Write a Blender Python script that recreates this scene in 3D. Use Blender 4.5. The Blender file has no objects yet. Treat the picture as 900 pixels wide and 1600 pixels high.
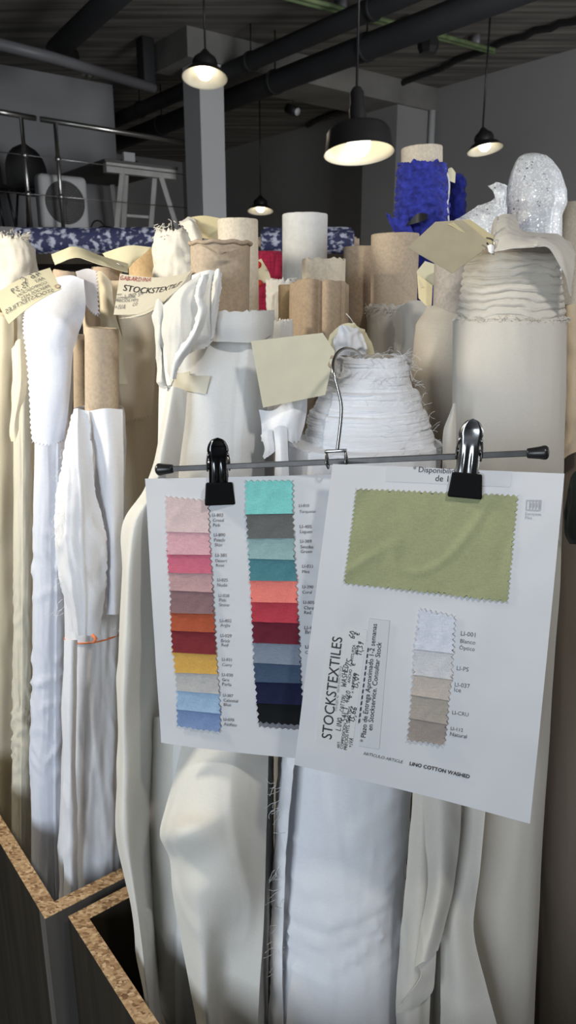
import bpy, bmesh, math, random
from mathutils import Vector, Matrix, noise
random.seed(7)
PI = math.pi
SC = bpy.context.scene
COL = SC.collection
# ------------------------------------------------------------------ camera model
F = 1150.0
PITCH = math.radians(16)
CAM = Vector((0, 0, 1.5))
FW = Vector((0, math.cos(PITCH), -math.sin(PITCH)))
UP = Vector((0, math.sin(PITCH), math.cos(PITCH)))
RT = Vector((1, 0, 0))


def ray(px, py):
    return FW * F + RT * (px - 450) - UP * (py - 800)


def UY(px, py, Y):
    d = ray(px, py)
    return CAM + d * (Y / d.y)


def UZ(px, py, z):
    d = ray(px, py)
    return CAM + d * ((z - CAM.z) / d.z)


def UL(px, py, pl):
    """ray against the leaning plane Y = Ytop at z 1.4, Ybot at z 0.7"""
    yt, yb = pl
    k = (yt - yb) / 0.7
    d = ray(px, py)
    # CAM.y + t dy = yt + k (CAM.z + t dz - 1.4)
    t = (yt + k * (CAM.z - 1.4)) / (d.y - k * d.z)
    return CAM + d * t


def project(P):
    q = P - CAM
    D = q.dot(FW)
    return 450 + F * q.dot(RT) / D, 800 - F * q.dot(UP) / D


# ------------------------------------------------------------------ object helpers
def tag(o, label=None, cat=None, group=None, kind=None):
    if label: o['label'] = label
    if cat: o['category'] = cat
    if group: o['group'] = group
    if kind: o['kind'] = kind
    return o


def empty(name, loc, label=None, cat=None, group=None):
    o = bpy.data.objects.new(name, None)
    COL.objects.link(o)
    o.empty_display_size = 0.03
    o.location = loc
    return tag(o, label, cat, group)


WORLD = {}


def wloc(o):
    v = Vector(o.location)
    while o.parent:
        o = o.parent
        v = v + Vector(o.location)
    return v


class MB:
    def __init__(s):
        s.v = []
        s.f = []

    def add(s, vs, fs):
        n = len(s.v)
        s.v += [Vector(v) for v in vs]
        s.f += [tuple(i + n for i in f) for f in fs]

    def grid(s, rows, closed=False):
        n = len(s.v)
        w = len(rows[0])
        for r in rows: s.v += [Vector(v) for v in r]
        for i in range(len(rows) - 1):
            for j in range(w if closed else w - 1):
                j2 = (j + 1) % w
                s.f.append((n + i * w + j, n + i * w + j2, n + (i + 1) * w + j2, n + (i + 1) * w + j))

    def build(s, name, mat, parent=None, smooth=True, recalc=True):
        me = bpy.data.meshes.new(name)
        off = wloc(parent) if parent else Vector((0, 0, 0))
        o = bpy.data.objects.new(name, me)
        org = Vector((0, 0, 0))
        if not parent and s.v:
            xs = [v.x for v in s.v]; ys = [v.y for v in s.v]; zs = [v.z for v in s.v]
            org = Vector(((min(xs) + max(xs)) / 2, (min(ys) + max(ys)) / 2, min(zs)))
            off = org
        me.from_pydata([tuple(v - off) for v in s.v], [], s.f)
        me.update()
        if recalc:
            bm = bmesh.new(); bm.from_mesh(me)
            bmesh.ops.recalc_face_normals(bm, faces=bm.faces)
            bm.to_mesh(me); bm.free()
        if smooth:
            for p in me.polygons: p.use_smooth = True
        me.materials.append(mat)
        COL.objects.link(o)
        if parent:
            o.parent = parent
        else:
            o.location = org
        return o


def cr(p0, p1, p2, p3, t):
    return 0.5 * ((2 * p1) + (p2 - p0) * t + (2 * p0 - 5 * p1 + 4 * p2 - p3) * t * t + (3 * p1 - p0 - 3 * p2 + p3) * t ** 3)


def spline(pts, n):
    """n samples along catmull-rom through pts (Vectors)"""
    m = len(pts)
    out = []
    for i in range(n):
        x = i / (n - 1) * (m - 1)
        k = min(int(x), m - 2)
        t = x - k
        p1, p2 = pts[k], pts[k + 1]
        p0 = pts[k - 1] if k > 0 else p1 * 2 - p2
        p3 = pts[k + 2] if k + 2 < m else p2 * 2 - p1
        out.append(cr(p0, p1, p2, p3, t))
    return out


def tube_path(mb, pts, r, seg=8, cap=True, rr=None):
    rows = []
    n = len(pts)
    prev = None
    for i, p in enumerate(pts):
        t = (pts[min(i + 1, n - 1)] - pts[max(i - 1, 0)])
        if t.length < 1e-9: t = Vector((0, 0, 1))
        t.normalize()
        if prev is None:
            a = t.orthogonal().normalized()
        else:
            a = prev - t * prev.dot(t)
            if a.length < 1e-6: a = t.orthogonal()
            a.normalize()
        prev = a
        b = t.cross(a)
        q = rr(i / (n - 1)) if rr else r
        rows.append([p + (a * math.cos(2 * PI * k / seg) + b * math.sin(2 * PI * k / seg)) * q for k in range(seg)])
    n0 = len(mb.v)
    mb.grid(rows, True)
    if cap:
        mb.f.append(tuple(n0 + k for k in range(seg)))
        mb.f.append(tuple(n0 + (n - 1) * seg + k for k in range(seg - 1, -1, -1)))


def box(mb, c, ax, ay, az):
    c = Vector(c)
    vs = [c + ax * i + ay * j + az * k for k in (-1, 1) for j in (-1, 1) for i in (-1, 1)]
    mb.add(vs, [(0, 2, 3, 1), (4, 5, 7, 6), (0, 1, 5, 4), (2, 6, 7, 3), (0, 4, 6, 2), (1, 3, 7, 5)])


X, Y, Z = Vector((1, 0, 0)), Vector((0, 1, 0)), Vector((0, 0, 1))


def lathe(mb, base, prof, seg=32, ax=Z):
    a = ax.orthogonal().normalized(); b = ax.cross(a)
    rows = [[base + ax * z + (a * math.cos(2 * PI * k / seg) + b * math.sin(2 * PI * k / seg)) * r for k in range(seg)] for r, z in prof]
    mb.grid(rows, True)


def bevel(o, w=0.002, seg=2):
    m = o.modifiers.new('bevel', 'BEVEL')
    m.width = w; m.segments = seg; m.limit_method = 'ANGLE'
    return o


# ------------------------------------------------------------------ materials
def lin(r, g, b):
    f = lambda c: (c / 255 / 12.92) if c / 255 <= 0.04045 else ((c / 255 + 0.055) / 1.055) ** 2.4
    return (f(r), f(g), f(b))


def base_mat(name, col, rough=0.8, metal=0.0):
    m = bpy.data.materials.new(name)
    m.use_nodes = True
    nt = m.node_tree
    b = nt.nodes['Principled BSDF']
    b.inputs['Base Color'].default_value = (*col, 1)
    b.inputs['Roughness'].default_value = rough
    b.inputs['Metallic'].default_value = metal
    return m, nt, b


def ramp(nt, fac, c0, c1, p0=0.3, p1=0.7):
    r = nt.nodes.new('ShaderNodeValToRGB')
    r.color_ramp.elements[0].position = p0
    r.color_ramp.elements[1].position = p1
    r.color_ramp.elements[0].color = (*c0, 1)
    r.color_ramp.elements[1].color = (*c1, 1)
    nt.links.new(fac, r.inputs['Fac'])
    return r.outputs['Color']


def noise_node(nt, scale, detail=3, stretch=None, coord='Object'):
    tc = nt.nodes.new('ShaderNodeTexCoord')
    n = nt.nodes.new('ShaderNodeTexNoise')
    n.inputs['Scale'].default_value = scale
    n.inputs['Detail'].default_value = detail
    if stretch:
        mp = nt.nodes.new('ShaderNodeMapping')
        mp.inputs['Scale'].default_value = stretch
        nt.links.new(tc.outputs[coord], mp.inputs['Vector'])
        nt.links.new(mp.outputs['Vector'], n.inputs['Vector'])
    else:
        nt.links.new(tc.outputs[coord], n.inputs['Vector'])
    return n.outputs['Fac']


def mixc(nt, f, a, b):
    m = nt.nodes.new('ShaderNodeMix'); m.data_type = 'RGBA'
    if isinstance(f, float): m.inputs[0].default_value = f
    else: nt.links.new(f, m.inputs[0])
    for v, k in ((a, 6), (b, 7)):
        if isinstance(v, tuple): m.inputs[k].default_value = (*v, 1)
        else: nt.links.new(v, m.inputs[k])
    return m.outputs[2]


def bump(nt, b, h, strength=0.2, dist=0.001):
    n = nt.nodes.new('ShaderNodeBump')
    n.inputs['Strength'].default_value = strength
    n.inputs['Distance'].default_value = dist
    nt.links.new(h, n.inputs['Height'])
    nt.links.new(n.outputs['Normal'], b.inputs['Normal'])


def mul(c, k): return tuple(min(1, x * k) for x in c)


def cloth(name, col, fine=1500, bs=0.2, var=0.035, sheen=0.15, rough=0.85, wr=0.0, trans=0.0):
    """woven cloth: crossed warp and weft threads; wr adds soft crumple"""
    m, nt, b = base_mat(name, col, rough)
    h = noise_node(nt, 1.0, 2, (fine, fine, fine * 0.12))
    v = noise_node(nt, 1.0, 2, (fine * 0.12, fine * 0.12, fine))
    ad = nt.nodes.new('ShaderNodeMath'); ad.operation = 'ADD'
    nt.links.new(h, ad.inputs[0]); nt.links.new(v, ad.inputs[1])
    hf = nt.nodes.new('ShaderNodeMath'); hf.operation = 'MULTIPLY'; hf.inputs[1].default_value = 0.5
    nt.links.new(ad.outputs[0], hf.inputs[0])
    c = ramp(nt, hf.outputs[0], mul(col, 1 - var), mul(col, 1 + var), 0.35, 0.65)
    nt.links.new(c, b.inputs['Base Color'])
    if wr:
        w = noise_node(nt, 16, 4, (1.6, 1.6, 0.8))
        s = nt.nodes.new('ShaderNodeMath'); s.operation = 'MULTIPLY_ADD'
        s.inputs[1].default_value = wr
        nt.links.new(w, s.inputs[0]); nt.links.new(hf.outputs[0], s.inputs[2])
        bump(nt, b, s.outputs[0], bs, 0.0008)
    else:
        bump(nt, b, hf.outputs[0], bs, 0.0006)
    b.inputs['Sheen Weight'].default_value = sheen
    b.inputs['Specular IOR Level'].default_value = 0.2
    return m


def cardboard(name, col):
    m, nt, b = base_mat(name, col, 0.8)
    n1 = noise_node(nt, 260, 5)
    n2 = noise_node(nt, 14, 3, (1, 1, 0.4))
    c = mixc(nt, n2, ramp(nt, n1, mul(col, 0.78), mul(col, 1.10), .36, .62), mul(col, 1.05))
    # spiral winding seams of the tube
    tc = nt.nodes.new('ShaderNodeTexCoord')
    mp = nt.nodes.new('ShaderNodeMapping'); mp.inputs['Rotation'].default_value = (0, 0.85, 0)
    w = nt.nodes.new('ShaderNodeTexWave'); w.inputs['Scale'].default_value = 6; w.inputs['Distortion'].default_value = 0.3
    nt.links.new(tc.outputs['Object'], mp.inputs['Vector']); nt.links.new(mp.outputs['Vector'], w.inputs['Vector'])
    line = ramp(nt, w.outputs['Fac'], (1, 1, 1), (0, 0, 0), 0.0, 0.05)
    bw = nt.nodes.new('ShaderNodeMath'); bw.operation = 'MULTIPLY'; bw.inputs[1].default_value = 0.25
    nt.links.new(line, bw.inputs[0])
    nt.links.new(mixc(nt, bw.outputs[0], c, mul(col, 0.7)), b.inputs['Base Color'])
    bump(nt, b, n1, 0.15, 0.0006)
    return m


def plain(name, col, rough=0.6, metal=0.0, var=0.0, scale=30, bs=0.0):
    m, nt, b = base_mat(name, col, rough, metal)
    if var:
        n = noise_node(nt, scale, 4)
        nt.links.new(ramp(nt, n, mul(col, 1 - var), mul(col, 1 + var)), b.inputs['Base Color'])
        if bs: bump(nt, b, n, bs, 0.002)
    return m


def emit(name, col, s):
    m, nt, b = base_mat(name, col, 0.5)
    b.inputs['Emission Color'].default_value = (*col, 1)
    b.inputs['Emission Strength'].default_value = s
    return m


M = {}
M['cream'] = cloth('cream_cloth', (0.80, 0.72, 0.54), wr=3)
M['satin'] = cloth('satin_cloth', (0.74, 0.69, 0.56), rough=0.4, wr=6)
M['bluewhite'] = cloth('blue_white_cloth', (0.74, 0.77, 0.86), wr=6, bs=0.35)
M['white'] = cloth('white_cloth', (0.78, 0.785, 0.82), wr=8, bs=0.35)
M['pure'] = cloth('bright_white_cloth', (0.82, 0.83, 0.86), wr=5)
M['beige'] = cloth('beige_cloth', (0.66, 0.53, 0.37), wr=4)
M['tancloth'] = cloth('tan_cloth', (0.74, 0.63, 0.47), wr=4)
M['ivory'] = cloth('ivory_cloth', (0.72, 0.70, 0.64), wr=4, bs=0.2)
M['ivoryw'] = cloth('ivory_white_cloth', (0.76, 0.76, 0.745), wr=5)
M['natural'] = cloth('natural_cloth', (0.60, 0.565, 0.50), wr=3)
M['greige'] = cloth('greige_cloth', (0.60, 0.54, 0.45), fine=900, wr=2, var=.05)
M['taupe'] = cloth('shaded_taupe_cloth', (0.20, 0.165, 0.13), wr=4)  # darkened so the colour itself holds the shade at the right edge
M['gauze'] = cloth('gauze_cloth', (0.74, 0.70, 0.61), fine=400, wr=8, bs=0.4)
M['grey'] = cloth('pale_grey_cloth', (0.62, 0.60, 0.62), wr=3)
M['crimson'] = cloth('crimson_cloth', (0.38, 0.02, 0.06), fine=300, var=0.3)
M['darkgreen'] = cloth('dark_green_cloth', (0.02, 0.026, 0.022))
M['thread'] = plain('white_thread', (0.8, 0.8, 0.8), 0.9)
M['kraft'] = cardboard('kraft_board', (0.45, 0.345, 0.245))
M['kraft2'] = cardboard('kraft_board_light', (0.50, 0.395, 0.285))
M['orangecore'] = cardboard('orange_board', (0.66, 0.47, 0.26))
M['palecore'] = cardboard('pale_board', (0.66, 0.58, 0.46))
M['greycore'] = cardboard('grey_board', (0.42, 0.37, 0.32))
M['whitecore'] = plain('white_paper_tube', (0.68, 0.68, 0.66), 0.7, var=0.05, scale=120, bs=0.1)
M['creampaper'] = plain('cream_paper', (0.76, 0.70, 0.48), 0.8, var=0.04, scale=60)
M['yellowpaper'] = plain('yellow_paper', (0.66, 0.57, 0.34), 0.8, var=0.05, scale=60)
M['labelpaper'] = plain('label_paper', (0.72, 0.67, 0.49), 0.8, var=0.04, scale=50)
M['shadedtan'] = plain('shaded_tan_paper', (0.42, 0.365, 0.25), 0.8, var=0.05, scale=60)  # darker tan stands for the shade on the tilted card
M['greytag'] = plain('grey_tag_paper', (0.56, 0.52, 0.42), 0.8, var=0.04, scale=50)
M['cardpaper'] = plain('white_card', (0.60, 0.605, 0.62), 0.65, var=0.02, scale=25)
M['sticker'] = plain('sticker_paper', (0.60, 0.61, 0.60), 0.6)
M['sticker2'] = plain('sticker_paper_grey', (0.55, 0.56, 0.575), 0.6)
M['ink'] = plain('black_ink', (0.02, 0.02, 0.025), 0.7)
M['greyink'] = plain('grey_ink', (0.13, 0.13, 0.145), 0.7)
M['paleink'] = plain('pale_ink', (0.38, 0.38, 0.4), 0.7)
M['redink'] = plain('red_ink', (0.35, 0.05, 0.05), 0.7)
M['reddot'] = plain('red_dot', (0.7, 0.05, 0.03), 0.6)
M['chrome'] = plain('chrome', (0.33, 0.325, 0.32), 0.22, 1.0)
M['bar'] = plain('steel_bar', (0.11, 0.107, 0.105), 0.35, 1.0, var=0.15, scale=80)
M['blackchrome'] = plain('black_chrome', (0.12, 0.12, 0.12), 0.16, 1.0)
M['rubber'] = plain('black_rubber', (0.012, 0.012, 0.013), 0.32)
M['jaw'] = plain('black_jaw', (0.004, 0.004, 0.0045), 0.85)
M['jaw'].node_tree.nodes['Principled BSDF'].inputs['Specular IOR Level'].default_value = .15
M['tape'] = plain('masking_tape', (0.66, 0.62, 0.50), 0.6, var=0.03, scale=60)
M['orange'] = plain('orange_thread', (0.75, 0.22, 0.08), 0.8)
M['steel'] = plain('rail_steel', (0.5, 0.49, 0.47), 0.3, 1.0)
M['black'] = plain('black_paint', (0.012, 0.012, 0.013), 0.4)
M['duct'] = plain('black_duct', (0.009, 0.0095, 0.011), 0.7, var=0.3, scale=3)
M['pipe'] = plain('grey_pipe', (0.16, 0.16, 0.17), 0.45)
M['green'] = plain('green_conduit', (0.16, 0.22, 0.10), 0.5, var=0.3, scale=8)
M['enamel'] = plain('lamp_enamel', (0.85, 0.80, 0.66), 0.4)
M['bulb'] = emit('lit_bulb', (1.0, 0.93, 0.78), 5)
M['plastic'] = plain('white_plastic', (0.5, 0.5, 0.5), 0.5)
M['whitewood'] = plain('white_wood', (0.5, 0.49, 0.47), 0.6, var=0.1, scale=6)
M['darktop'] = plain('dark_underside', (0.1, 0.095, 0.09), 0.7)
M['wall'] = plain('grey_wall', (0.25, 0.245, 0.24), 0.9, var=0.06, scale=0.8)
M['walll'] = plain('light_grey_wall', (0.33, 0.33, 0.34), 0.9, var=0.05, scale=0.8)
M['slab'] = plain('slab_paint', (0.34, 0.33, 0.32), 0.8, var=0.06, scale=1.5)
M['colm'] = plain('column_paint', (0.5, 0.5, 0.5), 0.8, var=0.04, scale=1)
M['beam'] = plain('beam_concrete', (0.17, 0.165, 0.15), 0.95, var=0.3, scale=1.6)
M['floor'] = plain('floor_concrete', (0.16, 0.15, 0.14), 0.6, var=0.2, scale=2)


def concrete():
    m, nt, b = base_mat('board_formed_concrete', (0.2, 0.19, 0.17), 0.95)
    n = noise_node(nt, 1.0, 6, (0.5, 7, 1))
    n2 = noise_node(nt, 1.2, 5)
    c = mixc(nt, n2, ramp(nt, n, (0.06, 0.057, 0.05), (0.34, 0.32, 0.28), .38, .62), (0.13, 0.12, 0.11))
    nt.links.new(c, b.inputs['Base Color'])
    bump(nt, b, n, 0.4, 0.02)
    return m


M['concrete'] = concrete()


def chipboard():
    m, nt, b = base_mat('chipboard_edge', (0.45, 0.3, 0.17), 0.85)
    tc = nt.nodes.new('ShaderNodeTexCoord')
    v = nt.nodes.new('ShaderNodeTexVoronoi'); v.inputs['Scale'].default_value = 380
    mp = nt.nodes.new('ShaderNodeMapping'); mp.inputs['Scale'].default_value = (0.6, 1, 1); mp.inputs['Rotation'].default_value = (0, 0, 0.7)
    nt.links.new(tc.outputs['Object'], mp.inputs['Vector']); nt.links.new(mp.outputs['Vector'], v.inputs['Vector'])
    sep = nt.nodes.new('ShaderNodeSeparateColor'); nt.links.new(v.outputs['Color'], sep.inputs[0])
    r = nt.nodes.new('ShaderNodeValToRGB')
    el = r.color_ramp.elements
    el[0].color = (0.16, 0.085, 0.04, 1); el[1].color = (0.62, 0.46, 0.28, 1)
    e = el.new(0.35); e.color = (0.36, 0.22, 0.11, 1)
    e = el.new(0.7); e.color = (0.47, 0.31, 0.17, 1)
    nt.links.new(sep.outputs[0], r.inputs['Fac'])
    nt.links.new(r.outputs['Color'], b.inputs['Base Color'])
    bump(nt, b, sep.outputs[0], 0.4, 0.001)
    return m


def woodpanel(name, c0, c1):
    m, nt, b = base_mat(name, c0, 0.75)
    b.inputs['Specular IOR Level'].default_value = .2
    n = noise_node(nt, 1.0, 5, (60, 60, 3))
    nt.links.new(ramp(nt, n, c0, c1), b.inputs['Base Color'])
    bump(nt, b, n, 0.1, 0.0008)
    return m


M['chip'] = chipboard()
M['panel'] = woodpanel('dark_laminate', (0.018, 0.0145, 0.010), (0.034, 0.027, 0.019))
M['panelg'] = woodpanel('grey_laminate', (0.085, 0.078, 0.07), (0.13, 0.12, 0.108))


def navy():
    m, nt, b = base_mat('navy_print', (0.03, 0.04, 0.12), 0.8)
    n = noise_node(nt, 55, 4, (1, 1, 1.3))
    nt.links.new(ramp(nt, n, (0.025, 0.03, 0.09), (0.45, 0.47, 0.58), 0.5, 0.62), b.inputs['Base Color'])
    return m


M['navy'] = navy()


def bluecl():
    m, nt, b = base_mat('blue_crochet', (0.02, 0.03, 0.30), 0.95)
    n = noise_node(nt, 90, 4)
    nt.links.new(ramp(nt, n, (0.012, 0.016, 0.16), (0.04, 0.055, 0.46)), b.inputs['Base Color'])
    bump(nt, b, n, 0.8, 0.004)
    b.inputs['Sheen Weight'].default_value = 0.1
    return m


M['blue'] = bluecl()


def silver():
    m, nt, b = base_mat('silver_glitter', (0.7, 0.72, 0.74), 0.6)
    tc = nt.nodes.new('ShaderNodeTexCoord')
    v = nt.nodes.new('ShaderNodeTexVoronoi'); v.inputs['Scale'].default_value = 420
    nt.links.new(tc.outputs['Object'], v.inputs['Vector'])
    sep = nt.nodes.new('ShaderNodeSeparateColor'); nt.links.new(v.outputs['Color'], sep.inputs[0])
    nt.links.new(ramp(nt, sep.outputs[0], (0.70, 0.72, 0.74), (1, 1, 1), 0.72, 0.8), b.inputs['Base Color'])
    mt = nt.nodes.new('ShaderNodeMath'); mt.operation = 'GREATER_THAN'; mt.inputs[1].default_value = 0.97
    nt.links.new(sep.outputs[1], mt.inputs[0]); nt.links.new(mt.outputs[0], b.inputs['Metallic'])
    bump(nt, b, sep.outputs[2], 0.15, 0.001)
    b.inputs['Roughness'].default_value = 0.4
    return m


M['silver'] = silver()


# ------------------------------------------------------------------ rolls, tubes, sheets
def interp_rows(rows, n, dense=None):
    pts = [Vector((r[0], r[1], r[2])) for r in rows]
    out = []
    ys = [pts[0].x + (pts[-1].x - pts[0].x) * i / (n - 1) for i in range(n)]
    if dense:
        d0, d1, dn = dense
        ys = sorted([y for y in ys if y < d0 or y > d1] + [d0 + (d1 - d0) * i / (dn - 1) for i in range(dn)])
    for y in ys:
        k = 0
        while k < len(pts) - 2 and pts[k + 1].x < y: k += 1
        t = (y - pts[k].x) / max(1e-6, pts[k + 1].x - pts[k].x)
        out.append((y, pts[k].y + (pts[k + 1].y - pts[k].y) * t, pts[k].z + (pts[k + 1].z - pts[k].z) * t))
    return out


def centre(row, pl):
    py, xl, xr = row
    a, b = UL(xl, py, pl), UL(xr, py, pl)
    return (a + b) / 2, (b - a).length / 2


def wound(rows, pl, n=110, seg=120, amp=0.05, sy=5.0, sx=1.4, seed=0, coil=0.0, coilf=160, coil_to=None,
          seam=None, ovals=0.03, crease=None, to_floor=True, cap=True, capr=0.35, dense=None, layers=0.0, pulls=(), lump=0.0, lumpf=60, rag=0.0):
    """a bolt of cloth wound round its core: profile rows (py, left, right) on a leaning plane"""
    R = interp_rows(rows, n, dense)
    cs = [centre(r, pl) for r in R]
    c2 = []
    nlow = 14
    cs_all = list(cs)
    if to_floor:
        (c1, r1), (c0, r0) = cs[-1], cs[-12]
        d = (c1 - c0)
        for i in range(1, nlow + 1):
            z = c1.z + (0.025 - c1.z) * i / nlow
            t = (z - c1.z) / min(d.z, -1e-4)
            cs_all.append((Vector((c1.x + d.x * t * (0.0 if pl[0] == pl[1] else 0.3), c1.y + (pl[0] - pl[1]) / 0.7 * (z - c1.z), z)), r1))
    mb = MB()
    G = []
    so = Vector((seed * 13.7, seed * 5.1, seed * 9.3))
    ztop = cs[0][0].z
    for i, (c, r) in enumerate(cs_all):
        ring = []
        for j in range(seg):
            th = 2 * PI * j / seg
            q = Vector((math.cos(th) * sx * 1.6, math.sin(th) * sx * 1.6, c.z * sy)) + so
            a = amp * noise.noise(q) + amp * 0.5 * noise.noise(q * 2.3)
            # sharper pulled creases
            w = noise.noise(Vector((math.cos(th) * 2.2 + c.z * 3, math.sin(th) * 2.2, c.z * 9)) + so)
            a += amp * 0.35 * (1 - abs(w) * 2.0) ** 3 if abs(w) < 0.5 else 0
            rr = r * (1 + a + ovals * math.cos(2 * th + seed))
            if coil and (coil_to is None or c.z > coil_to):
                wob = 0.0045 * noise.noise(Vector((math.cos(th) * 1.6, math.sin(th) * 1.6, c.z * 22)) + so) + 0.0025 * noise.noise(Vector((math.cos(th) * 4, math.sin(th) * 4, c.z * 60)) + so)
                ph = (c.z + wob) * coilf
                k_ = math.floor(ph); q_ = (ph - k_) * 2 - 1
                big = 1 + 0.7 * noise.noise(Vector((math.cos(th) * 2, math.sin(th) * 2, k_ * 3.3)) + so)
                rr += coil * (math.sqrt(max(0, 1 - q_ * q_)) - 0.55) * big
                ph2 = (c.z + wob * 1.6) * coilf * 2.3
                q2 = (ph2 - math.floor(ph2)) * 2 - 1
                rr += coil * 0.14 * (math.sqrt(max(0, 1 - q2 * q2)) - 0.5) + coil * .05 * noise.noise(Vector((math.cos(th) * 16, math.sin(th) * 16, c.z * 400)))
            if layers and (coil_to is None or c.z > coil_to):
                for fq, am in ((430, 1.0), (170, 1.6), (55, 1.6)):
                    ph = (c.z + 0.0008 * noise.noise(Vector((math.cos(th) * 2, math.sin(th) * 2, c.z * 40)) + so)) * fq
                    rr += layers * am * noise.noise(Vector((math.cos(th) * 1.3, math.sin(th) * 1.3, math.floor(ph) * 5.7)) + so)
                rr += layers * 0.5 * noise.noise(Vector((math.cos(th) * 14, math.sin(th) * 14, c.z * 500)))
            for (zc, zw, am, fz) in pulls:
                g_ = math.exp(-((c.z - zc) / zw) ** 2)
                if g_ > .02:
                    tilt = 0.35 * math.sin(th * 2 + seed)
                    w2 = noise.noise(Vector((math.cos(th) * 0.75, math.sin(th) * 0.75, (c.z + .03 * tilt) * fz)) + so)
                    rr += am * g_ * (max(0, 1 - abs(w2) * 4) - .3)
            if lump:
                rr += lump * noise.noise(Vector((math.cos(th) * r * lumpf, math.sin(th) * r * lumpf, c.z * lumpf)) + so)
            if seam is not None:
                u = ((th - seam) / (2 * PI)) % 1.0
                rr += 0.0035 * (1 - u) ** 3
            if crease:
                for (ct, wd, dp) in crease:
                    dd = (th - ct + PI) % (2 * PI) - PI
                    rr -= dp * math.exp(-(dd / wd) ** 2)
            z = c.z
            if i == 0 and rag: z += rag * noise.noise(Vector((math.cos(th) * 7, math.sin(th) * 7, seed)))
            ring.append(Vector((c.x + math.cos(th) * rr, c.y + math.sin(th) * rr, z)))
        G.append(ring)
    if cap:
        c, r = cs[0]
        tops = []
        for k, (f, dz) in enumerate(((capr, -0.02), (capr + 0.02, -0.004), (0.9 if capr < 0.85 else capr + 0.03, 0.0))):
            tops.append([c + (v - c) * f + Z * dz for v in G[0]])
        for t in tops:
            for v in t: v.z += 0
        G = tops + G
    mb.grid(G, True)
    n0 = 0
    # close underside
    mb.f.append(tuple(len(mb.v) - seg + k for k in range(seg)))
    return mb, cs


def tube(top, bot, pl, wall=0.0045, to_floor=False, seg=56, rag=0.0008, crease=None, seed=0, inner_dark=False, n=14):
    """hollow cardboard core: top and bottom rows (py, left, right)"""
    c0, r0 = centre(top, pl); c1, r1 = centre(bot, pl)
    if to_floor:
        d = c1 - c0
        t = (0.02 - c0.z) / d.z
        c1 = Vector((c0.x + d.x * t * (0.0 if pl[0] == pl[1] else 0.2), c0.y + (pl[0] - pl[1]) / 0.7 * (0.02 - c0.z), 0.02)); r1 = r0
    ax = (c0 - c1).normalized()
    a = (X - ax * X.dot(ax)).normalized(); b = ax.cross(a)
    mb = MB()
    rows = []

    def ringat(c, r, rg=0.0):
        out = []
        for k in range(seg):
            th = 2 * PI * k / seg
            rr = r
            if crease:
                for (ct, wd, dp) in crease:
                    dd = (th - ct + PI) % (2 * PI) - PI
                    rr -= dp * math.exp(-(dd / wd) ** 2)
            p = c + a * math.cos(th) * rr + b * math.sin(th) * rr
            if rg: p = p + ax * rg * noise.noise(Vector((math.cos(th) * 5, math.sin(th) * 5, seed * 3.7)))
            out.append(p)
        return out
    L = (c0 - c1).length
    rows.append(ringat(c1, max(0.004, r1 - wall)))
    rows.append(ringat(c1, r1))
    for i in range(1, n):
        t = i / n
        rows.append(ringat(c1.lerp(c0, t), r1 + (r0 - r1) * t))
    rows.append(ringat(c0 - ax * 0.0015, r0, rag))
    rows.append(ringat(c0, r0 - 0.0008, rag))
    rows.append(ringat(c0, r0 - wall + 0.0008, rag))
    rows.append(ringat(c0 - ax * 0.0012, r0 - wall, rag))
    rows.append(ringat(c0 - ax * (L - 0.001), max(0.004, r1 - wall)))
    mb.grid(rows, True)
    return mb


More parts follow.
